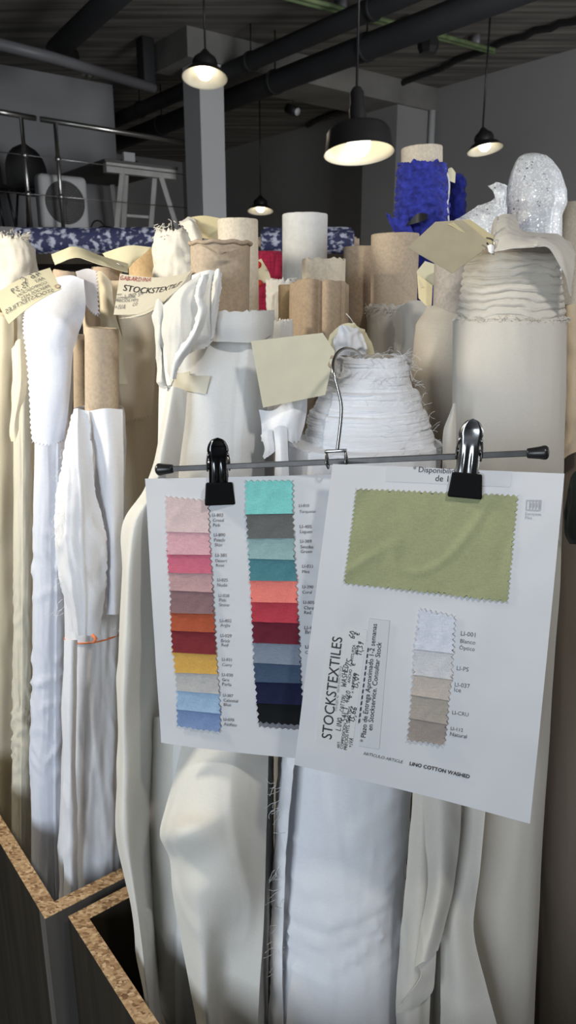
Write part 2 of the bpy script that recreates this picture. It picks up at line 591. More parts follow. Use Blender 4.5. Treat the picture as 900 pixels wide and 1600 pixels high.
def sheet(grid, nu=40, nv=60, thick=0.0009, amp=0.002, sc=14, seed=0, pink=(), tooth=0.0032, fray=(), plane=None, ripple=None):
    """cloth or paper sheet through a grid of (px, py, Y) control points (rows downwards)"""
    rows = [[UY(*p) for p in r] for r in grid]
    cols = [spline(r, nu) for r in rows]
    pts = [[None] * nu for _ in range(nv)]
    for j in range(nu):
        c = spline([cols[i][j] for i in range(len(rows))], nv)
        for i in range(nv): pts[i][j] = c[i]
    so = Vector((seed * 3.1, seed * 7.7, seed * 1.9))

    def nrm(i, j):
        du = pts[i][min(j + 1, nu - 1)] - pts[i][max(j - 1, 0)]
        dv = pts[min(i + 1, nv - 1)][j] - pts[max(i - 1, 0)][j]
        n = du.cross(dv)
        if n.length < 1e-12: return Vector((0, -1, 0))
        n.normalize()
        return n if n.y < 0 else -n
    N = [[nrm(i, j) for j in range(nu)] for i in range(nv)]
    P = []
    for i in range(nv):
        r = []
        for j in range(nu):
            q = pts[i][j]
            d = amp * (noise.noise(q * sc + so) + 0.5 * noise.noise(q * sc * 2.2 + so))
            w = noise.noise(Vector((q.x * sc * 1.5, q.y * sc, q.z * sc * 0.6)) + so * 2)
            d += amp * 0.8 * max(0, 1 - abs(w) * 5)
            if ripple: d += ripple(i / (nv - 1), j / (nu - 1))
            r.append(q + N[i][j] * d)
        P.append(r)

    def inward(i, j):
        return (P[nv // 2][nu // 2] - P[i][j]).normalized()
    for e in pink:
        if e in 'LR':
            j = 0 if e == 'L' else nu - 1
            jj = 1 if e == 'L' else nu - 2
            for i in range(1, nv - 1):
                d = (P[i][jj] - P[i][j]).normalized()
                P[i][j] = P[i][j] + d * (tooth if i % 2 else 0)
                if i % 2: P[i][jj] = P[i][jj] + d * tooth * 0.5
        else:
            i = 0 if e == 'T' else nv - 1
            ii = 1 if e == 'T' else nv - 2
            for j in range(1, nu - 1):
                d = (P[ii][j] - P[i][j]).normalized()
                if j % 2:
                    P[i][j] = P[i][j] + d * tooth
                    P[ii][j] = P[ii][j] + d * tooth * 0.5
    for e in fray:
        if e in 'LR':
            j = 0 if e == 'L' else nu - 1; jj = 1 if e == 'L' else nu - 2
            for i in range(nv):
                d = (P[i][jj] - P[i][j]).normalized()
                P[i][j] = P[i][j] + d * random.uniform(-0.0012, 0.0012)
        else:
            i = 0 if e == 'T' else nv - 1; ii = 1 if e == 'T' else nv - 2
            for j in range(nu):
                d = (P[ii][j] - P[i][j]).normalized()
                P[i][j] = P[i][j] + d * random.uniform(-0.0015, 0.0015)
    return thicken(P, N, thick)


def thicken(P, N, th):
    nv, nu = len(P), len(P[0])
    mb = MB()
    mb.grid(P)
    off = nv * nu
    B = [[P[i][j] - N[i][j] * th for j in range(nu)] for i in range(nv)]
    for r in B: mb.v += r
    for i in range(nv - 1):
        for j in range(nu - 1):
            a = off + i * nu + j
            mb.f.append((a, a + nu, a + nu + 1, a + 1))
    rim0 = len(mb.v)
    bd = [(0, j) for j in range(nu)] + [(i, nu - 1) for i in range(1, nv)] + [(nv - 1, j) for j in range(nu - 2, -1, -1)] + [(i, 0) for i in range(nv - 2, 0, -1)]
    for i, j in bd: mb.v += [P[i][j].copy(), B[i][j].copy()]
    nb = len(bd)
    for k in range(nb):
        a = rim0 + 2 * k; b = rim0 + 2 * ((k + 1) % nb)
        mb.f.append((a, a + 1, b + 1, b))
    return mb


def poly_card(pts, thick=0.0006, n=10):
    """flat stiff paper cut to an outline of (px, py, Y) points; gets a centre fan"""
    A, B, C_ = UY(*pts[0]), UY(*pts[len(pts) // 3]), UY(*pts[(2 * len(pts)) // 3])
    pn = (B - A).cross(C_ - A).normalized()
    P = []
    for p in pts:
        d = ray(p[0], p[1]); P.append(CAM + d * ((A - CAM).dot(pn) / d.dot(pn)))
    c = sum(P, Vector()) / len(P)
    nn = Vector()
    for i in range(len(P)): nn += (P[i] - c).cross(P[(i + 1) % len(P)] - c)
    nn.normalize()
    if nn.y > 0: nn = -nn
    mb = MB()
    k = len(P)
    mb.v = [p + nn * thick / 2 for p in P] + [p - nn * thick / 2 for p in P]
    mb.f = [tuple(range(k)), tuple(range(2 * k - 1, k - 1, -1))] + [(i, (i + 1) % k, k + (i + 1) % k, k + i) for i in range(k)]
    return mb


def threads(mb, spots, ln=0.012, r=0.00022, fn=None):
    for p, d in spots:
        pts = []
        q = Vector(p); v = Vector(d).normalized()
        for k in range(7):
            pts.append(q.copy())
            v = (v + Vector((random.uniform(-1, 1), random.uniform(-1, 1), random.uniform(-1, 0.6))) * 0.45).normalized()
            q = q + v * ln / 6
        tube_path(mb, pts, r, 4, cap=False)


# ------------------------------------------------------------------ flat printed cards as bent patches
class Patch:
    def __init__(s, TL, TR, BR, BL, bend=0.0, bendv=0.0):
        s.c = [UY(*p) for p in (TL, TR, BR, BL)]
        s.bend, s.bendv = bend, bendv
        s.w = ((s.c[1] - s.c[0]).length + (s.c[2] - s.c[3]).length) / 2
        s.h = ((s.c[3] - s.c[0]).length + (s.c[2] - s.c[1]).length) / 2
        n = (s.c[1] - s.c[0]).cross(s.c[3] - s.c[0]).normalized()
        s.n = n if n.y < 0 else -n

    def at(s, u, v, off=0.0):
        a = s.c[0].lerp(s.c[1], u); b = s.c[3].lerp(s.c[2], u)
        b_ = s.bend * math.sin(PI * u) + s.bendv * math.sin(PI * min(max(v, 0), 1))
        return a.lerp(b, v) + s.n * (off + b_)

    def inv(s, px, py):
        u = v = 0.5
        for _ in range(12):
            e = 1e-4
            x, y = project(s.at(u, v)); x1, y1 = project(s.at(u + e, v)); x2, y2 = project(s.at(u, v + e))
            a, b, c, d = (x1 - x) / e, (x2 - x) / e, (y1 - y) / e, (y2 - y) / e
            D = a * d - b * c
            dx, dy = px - x, py - y
            u += (d * dx - b * dy) / D; v += (a * dy - c * dx) / D
        return u, v

    def quad(s, corners, off, th, nu=20, nv=20, pink='', tooth=0.0022, amp=0.0, sc=60, seed=0, lift=0.0, liftpow=3, droop=0.0, uvs=False, rnd=0.0):
        q = [c if uvs else s.inv(*c) for c in corners]
        P, N = [], []
        for i in range(nv):
            r = []
            for j in range(nu):
                a, b = j / (nu - 1), i / (nv - 1)
                tu = q[0][0] * (1 - a) * (1 - b) + q[1][0] * a * (1 - b) + q[2][0] * a * b + q[3][0] * (1 - a) * b
                tv = q[0][1] * (1 - a) * (1 - b) + q[1][1] * a * (1 - b) + q[2][1] * a * b + q[3][1] * (1 - a) * b
                jit = random.uniform(0.7, 1.25)
                if 'L' in pink and j == 0 and i % 2 and 0 < i < nv - 1: tu += tooth * jit / s.w
                if 'R' in pink and j == nu - 1 and i % 2 and 0 < i < nv - 1: tu -= tooth * jit / s.w
                if 'T' in pink and i == 0 and j % 2 and 0 < j < nu - 1: tv += tooth * jit / s.h
                if 'B' in pink and i == nv - 1 and j % 2 and 0 < j < nu - 1: tv -= tooth * jit / s.h
                o = off + th + lift * b ** liftpow
                if amp:
                    pp = Vector((tu * s.w * sc, tv * s.h * sc, seed * 4.3))
                    o += amp * (noise.noise(pp) + 0.6 * noise.noise(pp * 2.1))
                    w = noise.noise(Vector((pp.x * 0.7 + pp.y * 0.4, pp.y * 0.5, seed * 2.2)))
                    o += amp * 1.2 * max(0, 1 - abs(w) * 7)
                r.append(s.at(tu, tv, o))
            P.append(r); N.append([s.n] * nu)
        return thicken(P, N, th)

    # printed or handwritten strings from a start pixel to an end pixel along the baseline
    def place(s, polys, width, p0, p1, mb, off):
        u0, v0 = s.inv(*p0); u1, v1 = s.inv(*p1)
        ax, ay = u0 * s.w, v0 * s.h
        dx, dy = u1 * s.w - ax, v1 * s.h - ay
        L = math.hypot(dx, dy); k = L / width
        ex, ey = dx / L, dy / L
        vs, fs = polys
        out = []
        for (x, y) in vs:
            X_, Y_ = ax + (ex * x + ey * y) * k, ay + (ey * x - ex * y) * k
            out.append(s.at(X_ / s.w, Y_ / s.h, off))
        mb.add(out, fs)


_tc = {}


def text_polys(body, bold=False):
    key = (body, bold)
    if key in _tc: return _tc[key]
    cu = bpy.data.curves.new('t', 'FONT')
    cu.body = body; cu.size = 1.0; cu.resolution_u = 3
    if bold: cu.offset = 0.018
    o = bpy.data.objects.new('t', cu); COL.objects.link(o)
    bpy.context.view_layer.update()
    me = bpy.data.meshes.new_from_object(o.evaluated_get(bpy.context.evaluated_depsgraph_get()))
    vs = [(v.co.x, v.co.y) for v in me.vertices]
    fs = [tuple(p.vertices) for p in me.polygons]
    x0 = min(v[0] for v in vs)
    vs = [(x - x0, y) for x, y in vs]
    w = max(v[0] for v in vs)
    bpy.data.objects.remove(o); bpy.data.curves.remove(cu); bpy.data.meshes.remove(me)
    _tc[key] = ((vs, fs), w)
    return _tc[key]


GL = {'L': [[(0, 1), (0.05, 0), (0.6, 0.05)]], 'I': [[(0.2, 1), (0.2, 0)]], 'i': [[(0.2, .6), (0.2, 0)], [(.2, .9), (.22, .84)]],
      'N': [[(0, 0), (0.05, 1), (0.6, 0), (0.65, 1)]], 'O': [[(0.3, 1), (0, .6), (0.05, .15), (.35, 0), (.6, .4), (.5, .9), (.25, 1)]],
      'C': [[(.6, .85), (.3, 1), (0, .5), (.2, 0), (.6, .12)]], 'T': [[(0, 1), (.6, .97)], [(.3, 1), (.3, 0)]],
      'W': [[(0, 1), (.2, 0), (.4, .7), (.6, 0), (.8, 1)]], 'A': [[(0, 0), (.3, 1), (.6, 0)], [(.1, .35), (.5, .35)]],
      'S': [[(.55, .9), (.2, 1), (.05, .7), (.5, .35), (.4, 0), (0, .1)]], 'H': [[(0, 1), (0, 0)], [(.55, 1), (.55, 0)], [(0, .5), (.55, .5)]],
      'E': [[(.5, 1), (0, 1), (0, 0), (.5, 0)], [(0, .5), (.4, .5)]], 'D': [[(0, 0), (0, 1), (.45, .8), (.55, .4), (.3, .02), (0, 0)]],
      'V': [[(0, 1), (.3, 0), (.6, 1)]], '+': [[(0, .5), (.5, .5)], [(.25, .8), (.25, .2)]], ',': [[(.12, .08), (.02, -.2)]],
      'G': [[(.6, .85), (.3, 1), (0, .5), (.2, 0), (.6, .12), (.6, .45), (.35, .45)]], 'B': [[(0, 0), (0, 1), (.45, .8), (.05, .52), (.55, .25), (0, 0)]],
      'R': [[(0, 0), (0, 1), (.5, .8), (.05, .5), (.55, 0)]],
      '0': [[(0.3, 1), (0, .5), (.3, 0), (.55, .5), (.3, 1)]], '1': [[(.05, .7), (.3, 1), (.3, 0)]], '3': [[(0, .95), (.4, .9), (.15, .55), (.5, .25), (.05, 0)]],
      '4': [[(.3, 1), (0, .4), (.55, .4)], [(.4, .7), (.4, 0)]], '5': [[(.5, 1), (.1, 1), (.05, .6), (.45, .45), (.4, .05), (0, .02)]],
      '6': [[(.45, 1), (.05, .5), (.1, .05), (.45, .1), (.45, .4), (.1, .4)]], '7': [[(0, 1), (.5, 1), (.2, 0)]], '9': [[(.45, .7), (.15, .5), (.05, .85), (.4, .95), (.42, .6), (.25, 0)]],
      'e': [[(.5, .8), (.2, .9), (.05, .45), (.2, .05), (.5, .12)], [(0, .55), (.35, .55)], [(0, .38), (.35, .38)]], ' ': [], '-': [[(0, .45), (.6, .45)]]}


def hand_polys(body, wd=0.055, slant=0.12):
    vs, fs = [], []
    x = 0.0
    for ch in body:
        st = GL.get(ch, [])
        wmax = 0.3
        dy = random.uniform(-.06, .06)
        for s in st:
            pts = [Vector((x + a + slant * b + random.uniform(-.03, .03), b + dy + random.uniform(-.03, .03))) for a, b in s]
            wmax = max(wmax, max(a for a, b in s))
            for i in range(len(pts) - 1):
                d = pts[i + 1] - pts[i]
                if d.length < 1e-6: continue
                d.normalize()
                nn = Vector((-d.y, d.x)) * wd
                a, b = pts[i] - d * wd * .6, pts[i + 1] + d * wd * .6
                k = len(vs)
                vs += [tuple(a + nn), tuple(a - nn), tuple(b - nn), tuple(b + nn)]
                fs.append((k, k + 1, k + 2, k + 3))
        x += wmax + 0.22 if ch not in ',i' else 0.36
    return (vs, fs), x - 0.15


def printed(patch, parent, lines, mat='greyink', off=0.0003, name='printed_text', hand=False, bold=False, wd=0.055):
    mb = MB()
    for body, p0, p1 in lines:
        pl, w = hand_polys(body, wd) if hand else text_polys(body, bold)
        patch.place(pl, w, p0, p1, mb, off)
    return mb.build(name, M[mat], parent, smooth=False, recalc=False)


# ================================================================== ROOM
TH = math.radians(37.5)
E2 = Vector((math.cos(TH), math.sin(TH), 0))
E1 = Vector((-math.sin(TH), math.cos(TH), 0))


def R(a, b, z=0.0): return E2 * a + E1 * b + Z * z


def rbox(a0, a1, b0, b1, z0, z1, mb=None):
    mb = mb or MB()
    box(mb, R((a0 + a1) / 2, (b0 + b1) / 2, (z0 + z1) / 2), E2 * ((a1 - a0) / 2), E1 * ((b1 - b0) / 2), Z * ((z1 - z0) / 2))
    return mb


def struct(name, mb, mat):
    return tag(mb.build(name, M[mat], smooth=False), kind='structure')


CH = 4.2
struct('floor', rbox(-8, 8.4, -6, 14.4, -0.1, 0.0), 'floor')
struct('ceiling', rbox(-8, 8.4, -2.5, 14.4, CH, CH + 0.15), 'concrete')
struct('wall_right', rbox(8.2, 8.4, -6, 14.2, 0, CH), 'wall')
struct('wall_back', rbox(-8, 8.4, 14.2, 14.4, 0, CH), 'wall')
struct('wall_left', rbox(-8, 4.72, 9.9, 10.05, 2.2, CH), 'walll')
struct('trim_1', rbox(-8, 5.0, 7.8, 11.5, 1.93, 2.2), 'slab')          # mezzanine slab
struct('trim_2', rbox(4.4, 8.2, 7.43, 8.15, 3.92, CH), 'beam')     # drop beam
struct('trim_3', rbox(4.55, 4.85, 7.46, 7.8, 0, 3.92), 'colm')         # column
struct('trim_4', rbox(7.5, 8.2, 7.47, 8.1, 0, 3.92), 'wall')           # column at the wall
mb = MB(); tube_path(mb, [R(8.1, 7.42, 0.0), R(8.1, 7.42, 3.92)], 0.045, 10)
tag(mb.build('downpipe', M['colm']), 'pale vertical downpipe in the corner of the far right column', 'pipe')


def pipe(name, pts, r, mat, label, cat='pipe', seg=14, straps=0, parent=None):
    mb = MB()
    tube_path(mb, pts, r, seg)
    o = mb.build(name, M[mat], parent)
    if parent is None: tag(o, label, cat)
    return o


def e1line(px, py, z, b0, b1):
    p = UZ(px, py, z)
    a = p.dot(E2)
    return a, [R(a, b0, z), R(a, b1, z)]


def ductwithstraps(px, py, z, r, label, b0, b1, sb):
    a, pts = e1line(px, py, z, b0, b1)
    t = empty('ventilation_duct', R(a, (b0 + b1) / 2, z - r), label, 'duct')
    mb = MB(); tube_path(mb, pts, r, 18); mb.build('pipe', M['duct'], t)
    for b in sb:
        mb = MB(); tube_path(mb, [R(a, b - 0.02, z), R(a, b + 0.02, z)], r + 0.012, 18)
        mb.build('collar', M['duct'], t)
        mb = MB(); tube_path(mb, [R(a, b, z + r), R(a, b, CH)], 0.008, 6)
        mb.build('hanger_rod', M['black'], t)


ductwithstraps(480, 58, 3.86, 0.085, 'upper of the two parallel black ducts under the concrete ceiling', 2, 13.5, (5.2, 7.0, 9.5))
ductwithstraps(515, 96, 3.72, 0.11, 'lower and thicker of the two parallel black ducts below the ceiling', 2, 13.5, (5.6, 7.0, 9.5))
# dark elbow duct and grey pipe, upper left
p0, p1 = UZ(205, -30, 3.9), UZ(88, 78, 3.9)
d2 = (UZ(110, 98, 3.9) - p1)
pipe('elbow_duct', [p0, p1.lerp(p0, 0.1), p1, p1 + d2 * 0.5, p1 + d2 + Z * 0.06], 0.10, 'duct', 'black duct with an elbow at the upper left of the ceiling', 'duct', 16)
q0, q1, q2 = UZ(-30, 62, 3.68), UZ(82, 90, 3.68), UZ(240, 138, 3.68)
t = empty('ceiling_pipe', (q0 + q2) / 2, 'thin grey pipe crossing the ceiling above the mezzanine', 'pipe')
mb = MB(); tube_path(mb, [q0, q1, q2], 0.05, 12); mb.build('pipe', M['pipe'], t)
qq = UZ(137, 113, 3.68)
mb = MB(); tube_path(mb, [qq - (q2 - q1).normalized() * 0.03, qq + (q2 - q1).normalized() * 0.03], 0.06, 12); mb.build('coupling', M['steel'], t)
qq = UZ(228, 100, 3.95)
mb = MB(); box(mb, qq, E2 * 0.07, E1 * 0.08, Z * 0.24)
tag(bevel(mb.build('junction_box', M['duct']), 0.01), 'dark tall box at the end of the grey ceiling pipe', 'box')
# cable tray pair in green, cables along the right wall
t = empty('conduit_run', UZ(620, 40, 4.05), 'green pair of conduits crossing the ceiling towards the right wall', 'conduit')
for dy in (0, 7):
    a0, a1 = UZ(440, -12 + dy, 4.05), UZ(772, 78 + dy * 0.6, 4.05)
    mb = MB(); tube_path(mb, [a0, a1], 0.022, 8); mb.build('conduit', M['green'], t)
for k in range(6):
    c = UZ(480 + k * 52, 4 + k * 13.8, 4.07)
    mb = MB(); box(mb, c + Z * 0.05, E2 * 0.02, E1 * 0.07, Z * 0.05); mb.build('bracket', M['pipe'], t)
c0, c1, c2 = UZ(930, 22, 4.15), UZ(752, 80, 4.15), UZ(480, 195, 4.15)
pts = spline([c0, c1, c2], 24)
pts = [p + Vector((0, 0, 0.015 * math.sin(i * 2.1))) for i, p in enumerate(pts)]
pipe('cable_bundle', pts, 0.035, 'black', 'black cable bundle running along the ceiling beside the right wall', 'cable', 8)
# small black loudspeaker / sensor on the conduit
t = empty('ceiling_sensor', UZ(669, 76, 3.85), 'small black box hanging below the green conduits', 'sensor')
c = UZ(669, 68, 3.95)
mb = MB(); lathe(mb, c - Z * 0.09, [(0.001, 0), (0.08, 0), (0.105, 0.05), (0.105, 0.12), (0.08, 0.15), (0.001, 0.15)], 8); mb.build('housing', M['black'], t, smooth=False)
mb = MB(); tube_path(mb, [c + Z * 0.05, Vector((c.x, c.y, CH))], 0.012, 6); mb.build('rod', M['black'], t)
t = empty('spotlight', UZ(458, 178, 3.8), 'small dark spotlight with pale lens below the far ducts', 'spotlight')
c = UZ(458, 172, 3.8)
mb = MB(); tube_path(mb, [c + Vector((-.07, .05, .03)), c + Vector((.05, -.05, -.03))], 0.06, 12); mb.build('housing', M['black'], t)
mb = MB(); tube_path(mb, [c + Vector((.051, -.051, -.03)), c + Vector((.056, -.056, -.033))], 0.045, 12); mb.build('lens', M['plastic'], t)
mb = MB(); tube_path(mb, [c, Vector((c.x, c.y, CH))], 0.01, 6); mb.build('rod', M['black'], t)


# pendant lamps
def pendant(px, py, wpx, size, label, tilt, back, power, deep=True):
    """py is the middle of the opening ellipse"""
    D = F * size / wpx
    c = CAM + ray(px, py) / F * D
    t = empty('pendant_lamp', c, label, 'pendant lamp', 'industrial pendant lamps under the ceiling')
    r = size / 2
    ax = Vector((math.sin(tilt), back, 1)).normalized()
    mb = MB()
    if deep:   # drum-sided shade with long neck
        prof = [(r, 0), (r * .96, r * .12), (r * .9, r * .55), (r * .82, r * .66), (r * .3, r * .8), (r * .24, r * .86)]
        inner = [(r * .22, r * .82), (r * .78, r * .6), (r * .86, r * .5), (r * .93, r * .12), (r * .985, 0)]
        neck = [(r * .25, r * .82), (r * .24, r * 1.2), (r * .20, r * 1.3), (r * .20, r * 1.62), (r * .12, r * 1.75), (r * .03, r * 1.8)]
    else:
        prof = [(r, 0), (r * .97, r * .05), (r * .75, r * .3), (r * .45, r * .42), (r * .35, r * .5)]
        inner = [(r * .3, r * .44), (r * .7, r * .25), (r * .92, r * .04), (r * .985, 0)]
        neck = [(r * .5, r * .36), (r * .56, r * .62), (r * .5, r * .8), (r * .28, r * .98), (r * .1, r * 1.2), (r * .03, r * 1.25)]
    lathe(mb, c, prof, 40, ax); mb.build('lamp_shade', M['black'], t)
    mb = MB(); lathe(mb, c, [(r * 1.0, -0.001)] + inner[::-1], 40, ax); mb.build('reflector', M['enamel'], t)
    mb = MB(); lathe(mb, c, neck, 24, ax); mb.build('neck', M['black'], t)
    rb = r * .34
    mb = MB(); zc = rb * .75
    lathe(mb, c, [(0.0005, zc - rb)] + [(rb * math.sin(a * PI / 10), zc - rb * math.cos(a * PI / 10)) for a in range(1, 8)] + [(rb * .4, zc + rb * 1.1)], 20, ax)
    mb.build('bulb', M['bulb'], t)
    top = c + ax * (r * (1.75 if deep else 1.2))
    mb = MB(); tube_path(mb, [top, Vector((top.x, top.y, CH))], 0.007 if deep else 0.009, 6); mb.build('cord', M['black'], t)
    L = bpy.data.lights.new('lamp_light', 'SPOT'); L.energy = power; L.spot_size = 2.6; L.spot_blend = .6; L.color = (1, .86, .66); L.shadow_soft_size = 0.05
    lo = bpy.data.objects.new('lamp_light', L); COL.objects.link(lo); lo.location = -ax * 0.005; lo.parent = t; lo.rotation_euler = (-ax).to_track_quat('-Z', 'Y').to_euler()
    return t


pendant(561, 240, 110, 0.38, 'nearest black drum-shaded pendant lamp with visible round bulb, above the brown tubes', -0.05, .15, 9)
pendant(320, 122, 71, 0.38, 'lit pendant lamp hanging in front of the pale column', 0.02, .22, 18, False)
pendant(758, 234, 55, 0.34, 'lit pendant lamp in front of the grey right wall', -0.14, .17, 14, False)
pendant(407, 330, 40, 0.36, 'farthest small pendant lamp low above the tall white tube', 0.0, .2, 300, False)

# mezzanine: steel railing, table, chairs, fan
RB = 7.84
t = empty('steel_railing', R(3, RB, 2.2), 'stainless steel railing along the mezzanine edge', 'railing')


def on_b(px, py, b):
    d = ray(px, py); k = (b - CAM.dot(E1)) / d.dot(E1)
    return CAM + d * k


pA, pB, pC, pD = on_b(-40, 168, RB), on_b(56, 185, RB), on_b(63, 186, RB), on_b(304, 225, RB)
zr = 3.16
for s, (u, v) in enumerate(((pA, pB), (pC, pD))):
    mb = MB(); tube_path(mb, [u, v], 0.026, 12); mb.build('handrail', M['steel'], t)
for px, pt, pb in ((33, 184, 360), (86, 192, 361), (292, 224, 372)):
    a = on_b(px, pt, RB)
    b = Vector((a.x, a.y, 2.2))
    mb = MB(); tube_path(mb, [a, b], 0.02, 10)
    po = mb.build('post', M['steel'], t)
    for f in (0.33, 0.68):
        k = a.lerp(b, f)
        mb = MB(); lathe(mb, k - Z * 0.03, [(0.001, 0), (0.02, .003), (0.032, 0.02), (0.032, .04), (.02, .057), (0.001, .06)], 10); mb.build('wire_clamp', M['steel'], po)
for f in (0.33, 0.68):
    a = on_b(-40, 172, RB); b = on_b(292, 224, RB)
    a.z = a.z + (2.2 - a.z) * f; b.z = b.z + (2.2 - b.z) * f
    mb = MB(); tube_path(mb, [a, b], 0.005, 6); mb.build('wire', M['steel'], t)
# trestle table
tt = empty('trestle_table', R(4.2, 8.7, 2.2), 'white trestle table standing behind the mezzanine railing', 'table')
mz = 2.2


def rt(a, b, z): return R(a, b, z)


TA, TBk, TZ = 3.85, 8.15, 2.98
mb = rbox(3.72, 4.62, 8.1, 9.7, TZ - 0.03, TZ); bevel(mb.build('table_top', M['darktop'], tt, smooth=False), 0.004)
mb = rbox(3.74, 4.60, 8.11, 8.2, TZ - 0.13, TZ - 0.03); bevel(mb.build('apron', M['whitewood'], tt, smooth=False), 0.004)
for (a0, a1, b0, b1) in ((3.95, 3.80, 8.14, 8.10), (4.02, 4.05, 8.2, 8.45), (4.40, 4.62, 8.14, 8.1), (4.38, 4.4, 8.2, 8.45), (3.95, 3.85, 9.4, 9.5), (4.4, 4.5, 9.4, 9.5)):
    m2 = MB(); tube_path(m2, [rt(a0, b0, TZ - 0.06), rt(a1, b1, mz)], 0.035, 4); m2.build('leg', M['whitewood'], tt, smooth=False)
m2 = MB(); tube_path(m2, [rt(4.04, 8.4, mz + .25), rt(4.4, 8.4, mz + .25)], 0.02, 4); m2.build('stretcher', M['whitewood'], tt, smooth=False)
mb = rbox(4.12, 4.32, 8.5, 8.62, TZ, TZ + 0.09); tag(bevel(mb.build('box', M['black'], smooth=False), 0.005), 'small dark box on the white trestle table', 'box')
mb = rbox(4.12, 4.26, 8.45, 8.5, TZ, TZ + 0.16); tag(bevel(mb.build('carton', M['plastic'], smooth=False), 0.005), 'small pale carton beside the dark box on the trestle table', 'carton')


def chair(px, label):
    p = on_b(px, 345, 8.6); a, b = p.dot(E2), p.dot(E1)
    t = empty('chair', R(a, b, mz), label, 'chair', 'black chairs on the mezzanine')
    rows = []
    for i in range(13):
        v = i / 12
        w = 0.23 * math.sqrt(max(0.02, 1 - max(0, (v - .45) / .55) ** 2))
        rows.append([R(a, b, mz + .44 + .52 * v) + E2 * w * (u / 6 - 1) + E1 * (0.2 - 0.05 * (1 - abs(u / 6 - 1) ** 2) + .05 * v) for u in range(13)])
    mb = thicken(rows, [[-E1] * 13] * 13, 0.025); mb.build('backrest', M['black'], t)
    mb = MB(); lathe(mb, R(a, b, mz + .42), [(.001, 0), (.2, 0), (.23, .015), (.23, .04), (.2, .055), (.001, .06)], 24); mb.build('seat', M['black'], t)
    for i, j in ((-1, -1), (1, -1), (-1, 1), (1, 1)):
        mb = MB(); tube_path(mb, [R(a + i * .15, b + j * .15, mz + .43), R(a + i * .2, b + j * .2, mz)], 0.014, 8); mb.build('leg', M['black'], t)


chair(60, 'black chair with rounded back standing behind the second railing post')
chair(-14, 'black chair at the left picture edge behind the mezzanine railing')
# box fan
p = on_b(98, 330, 8.1); a, b = p.dot(E2), p.dot(E1)
t = empty('box_fan', R(a, b, mz), 'white square fan with round grille behind the railing', 'fan')
mb = MB(); box(mb, R(a, b, mz + .29), E2 * .26, E1 * .09, Z * .27); bevel(mb.build('housing', M['plastic'], t, smooth=False), 0.05, 4)
mb = MB(); lathe(mb, R(a, b - .09, mz + .29), [(.001, .008), (.21, .012), (.215, .0)], 32, -E1); mb.build('grille_back', M['darktop'], t)
g = MB()
for k in range(1, 9):
    rr = .025 * k
    tube_path(g, [R(a, b - .108, mz + .29) + (E2 * math.cos(q * PI / 16) + Z * math.sin(q * PI / 16)) * rr for q in range(33)], 0.003, 5, cap=False)
for k in range(8):
    q = k * PI / 4
    tube_path(g, [R(a, b - .108, mz + .29), R(a, b - .108, mz + .29) + (E2 * math.cos(q) + Z * math.sin(q)) * .2], 0.003, 5)
g.build('grille', M['pipe'], t)
for s in (-.18, .18):
    mb = MB(); box(mb, R(a + s, b, mz + .011), E2 * .04, E1 * .1, Z * .011); mb.build('foot', M['plastic'], t, smooth=False)
p = on_b(168, 360, 9.0)
bagp = R(p.dot(E2), p.dot(E1), mz)
t = empty('dark_bag', bagp, 'small slumped dark bag on the mezzanine floor beside the fan', 'bag')
mb = MB(); lathe(mb, bagp, [(.001, 0), (.17, 0), (.2, .05), (.18, .12), (.1, .17), (.001, .18)], 20)
for v in mb.v: v += Vector((.02, 0, .02)) * noise.noise(v * 9)
mb.build('body', M['black'], t)
mb = MB(); tube_path(mb, [bagp + E2 * (-.12 + .1 * math.cos(k * PI / 8)) + Z * (.1 + .14 * math.sin(k * PI / 8)) for k in range(9)], 0.01, 6); mb.build('strap', M['black'], t)

# ================================================================== BINS
O = Vector((-0.303, 0.742, 0))
A2 = Vector((0.783, 0.622, 0)).normalized()
A1 = Vector((0.622, -0.783, 0)).normalized()
RIM = 0.76
TK = 0.0195


def ts(t_, s_, z=0.0): return O + A2 * t_ + A1 * s_ + Z * z


def bin_panel(t0, t1, s0, s1, root, name, mat, z0=0.0, z1=RIM):
    """dark laminated board whose sawn top edge shows raw chipboard"""
    mb = MB(); box(mb, ts((t0 + t1) / 2, (s0 + s1) / 2, (z0 + z1 - .0008) / 2), A2 * ((t1 - t0) / 2), A1 * ((s1 - s0) / 2), Z * ((z1 - z0 - .0008) / 2))
    o = mb.build(name, M[mat], root, smooth=False)
    mb = MB(); box(mb, ts((t0 + t1) / 2, (s0 + s1) / 2, z1 - .0004), A2 * ((t1 - t0) / 2), A1 * ((s1 - s0) / 2), Z * .0004)
    mb.build('chipboard_edge', M['chip'], o, smooth=False)


t = empty('fabric_bin', ts(.6, -.45), 'left dark wooden bin with chipboard rim holding the white and cream rolls', 'bin')
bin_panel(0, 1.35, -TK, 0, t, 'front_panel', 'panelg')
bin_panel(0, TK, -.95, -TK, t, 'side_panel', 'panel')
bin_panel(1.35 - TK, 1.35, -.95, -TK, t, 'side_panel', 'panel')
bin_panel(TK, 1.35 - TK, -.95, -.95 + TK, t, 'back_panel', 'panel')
t = empty('fabric_bin', ts(.6, .4), 'right dark wooden bin with chipboard rim at the bottom of the picture', 'bin')
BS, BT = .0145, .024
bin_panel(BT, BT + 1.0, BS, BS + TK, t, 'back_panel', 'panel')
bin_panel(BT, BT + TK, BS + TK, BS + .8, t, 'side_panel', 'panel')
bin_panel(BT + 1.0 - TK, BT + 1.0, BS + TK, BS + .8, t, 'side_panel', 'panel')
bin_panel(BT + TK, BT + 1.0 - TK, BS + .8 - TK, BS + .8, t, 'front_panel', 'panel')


def roll_root(name, rows, pl, label, cat='fabric roll', group=None):
    c, r = centre(rows[-1], pl)
    return empty(name, Vector((c.x, c.y, 0.025)), label, cat, group)


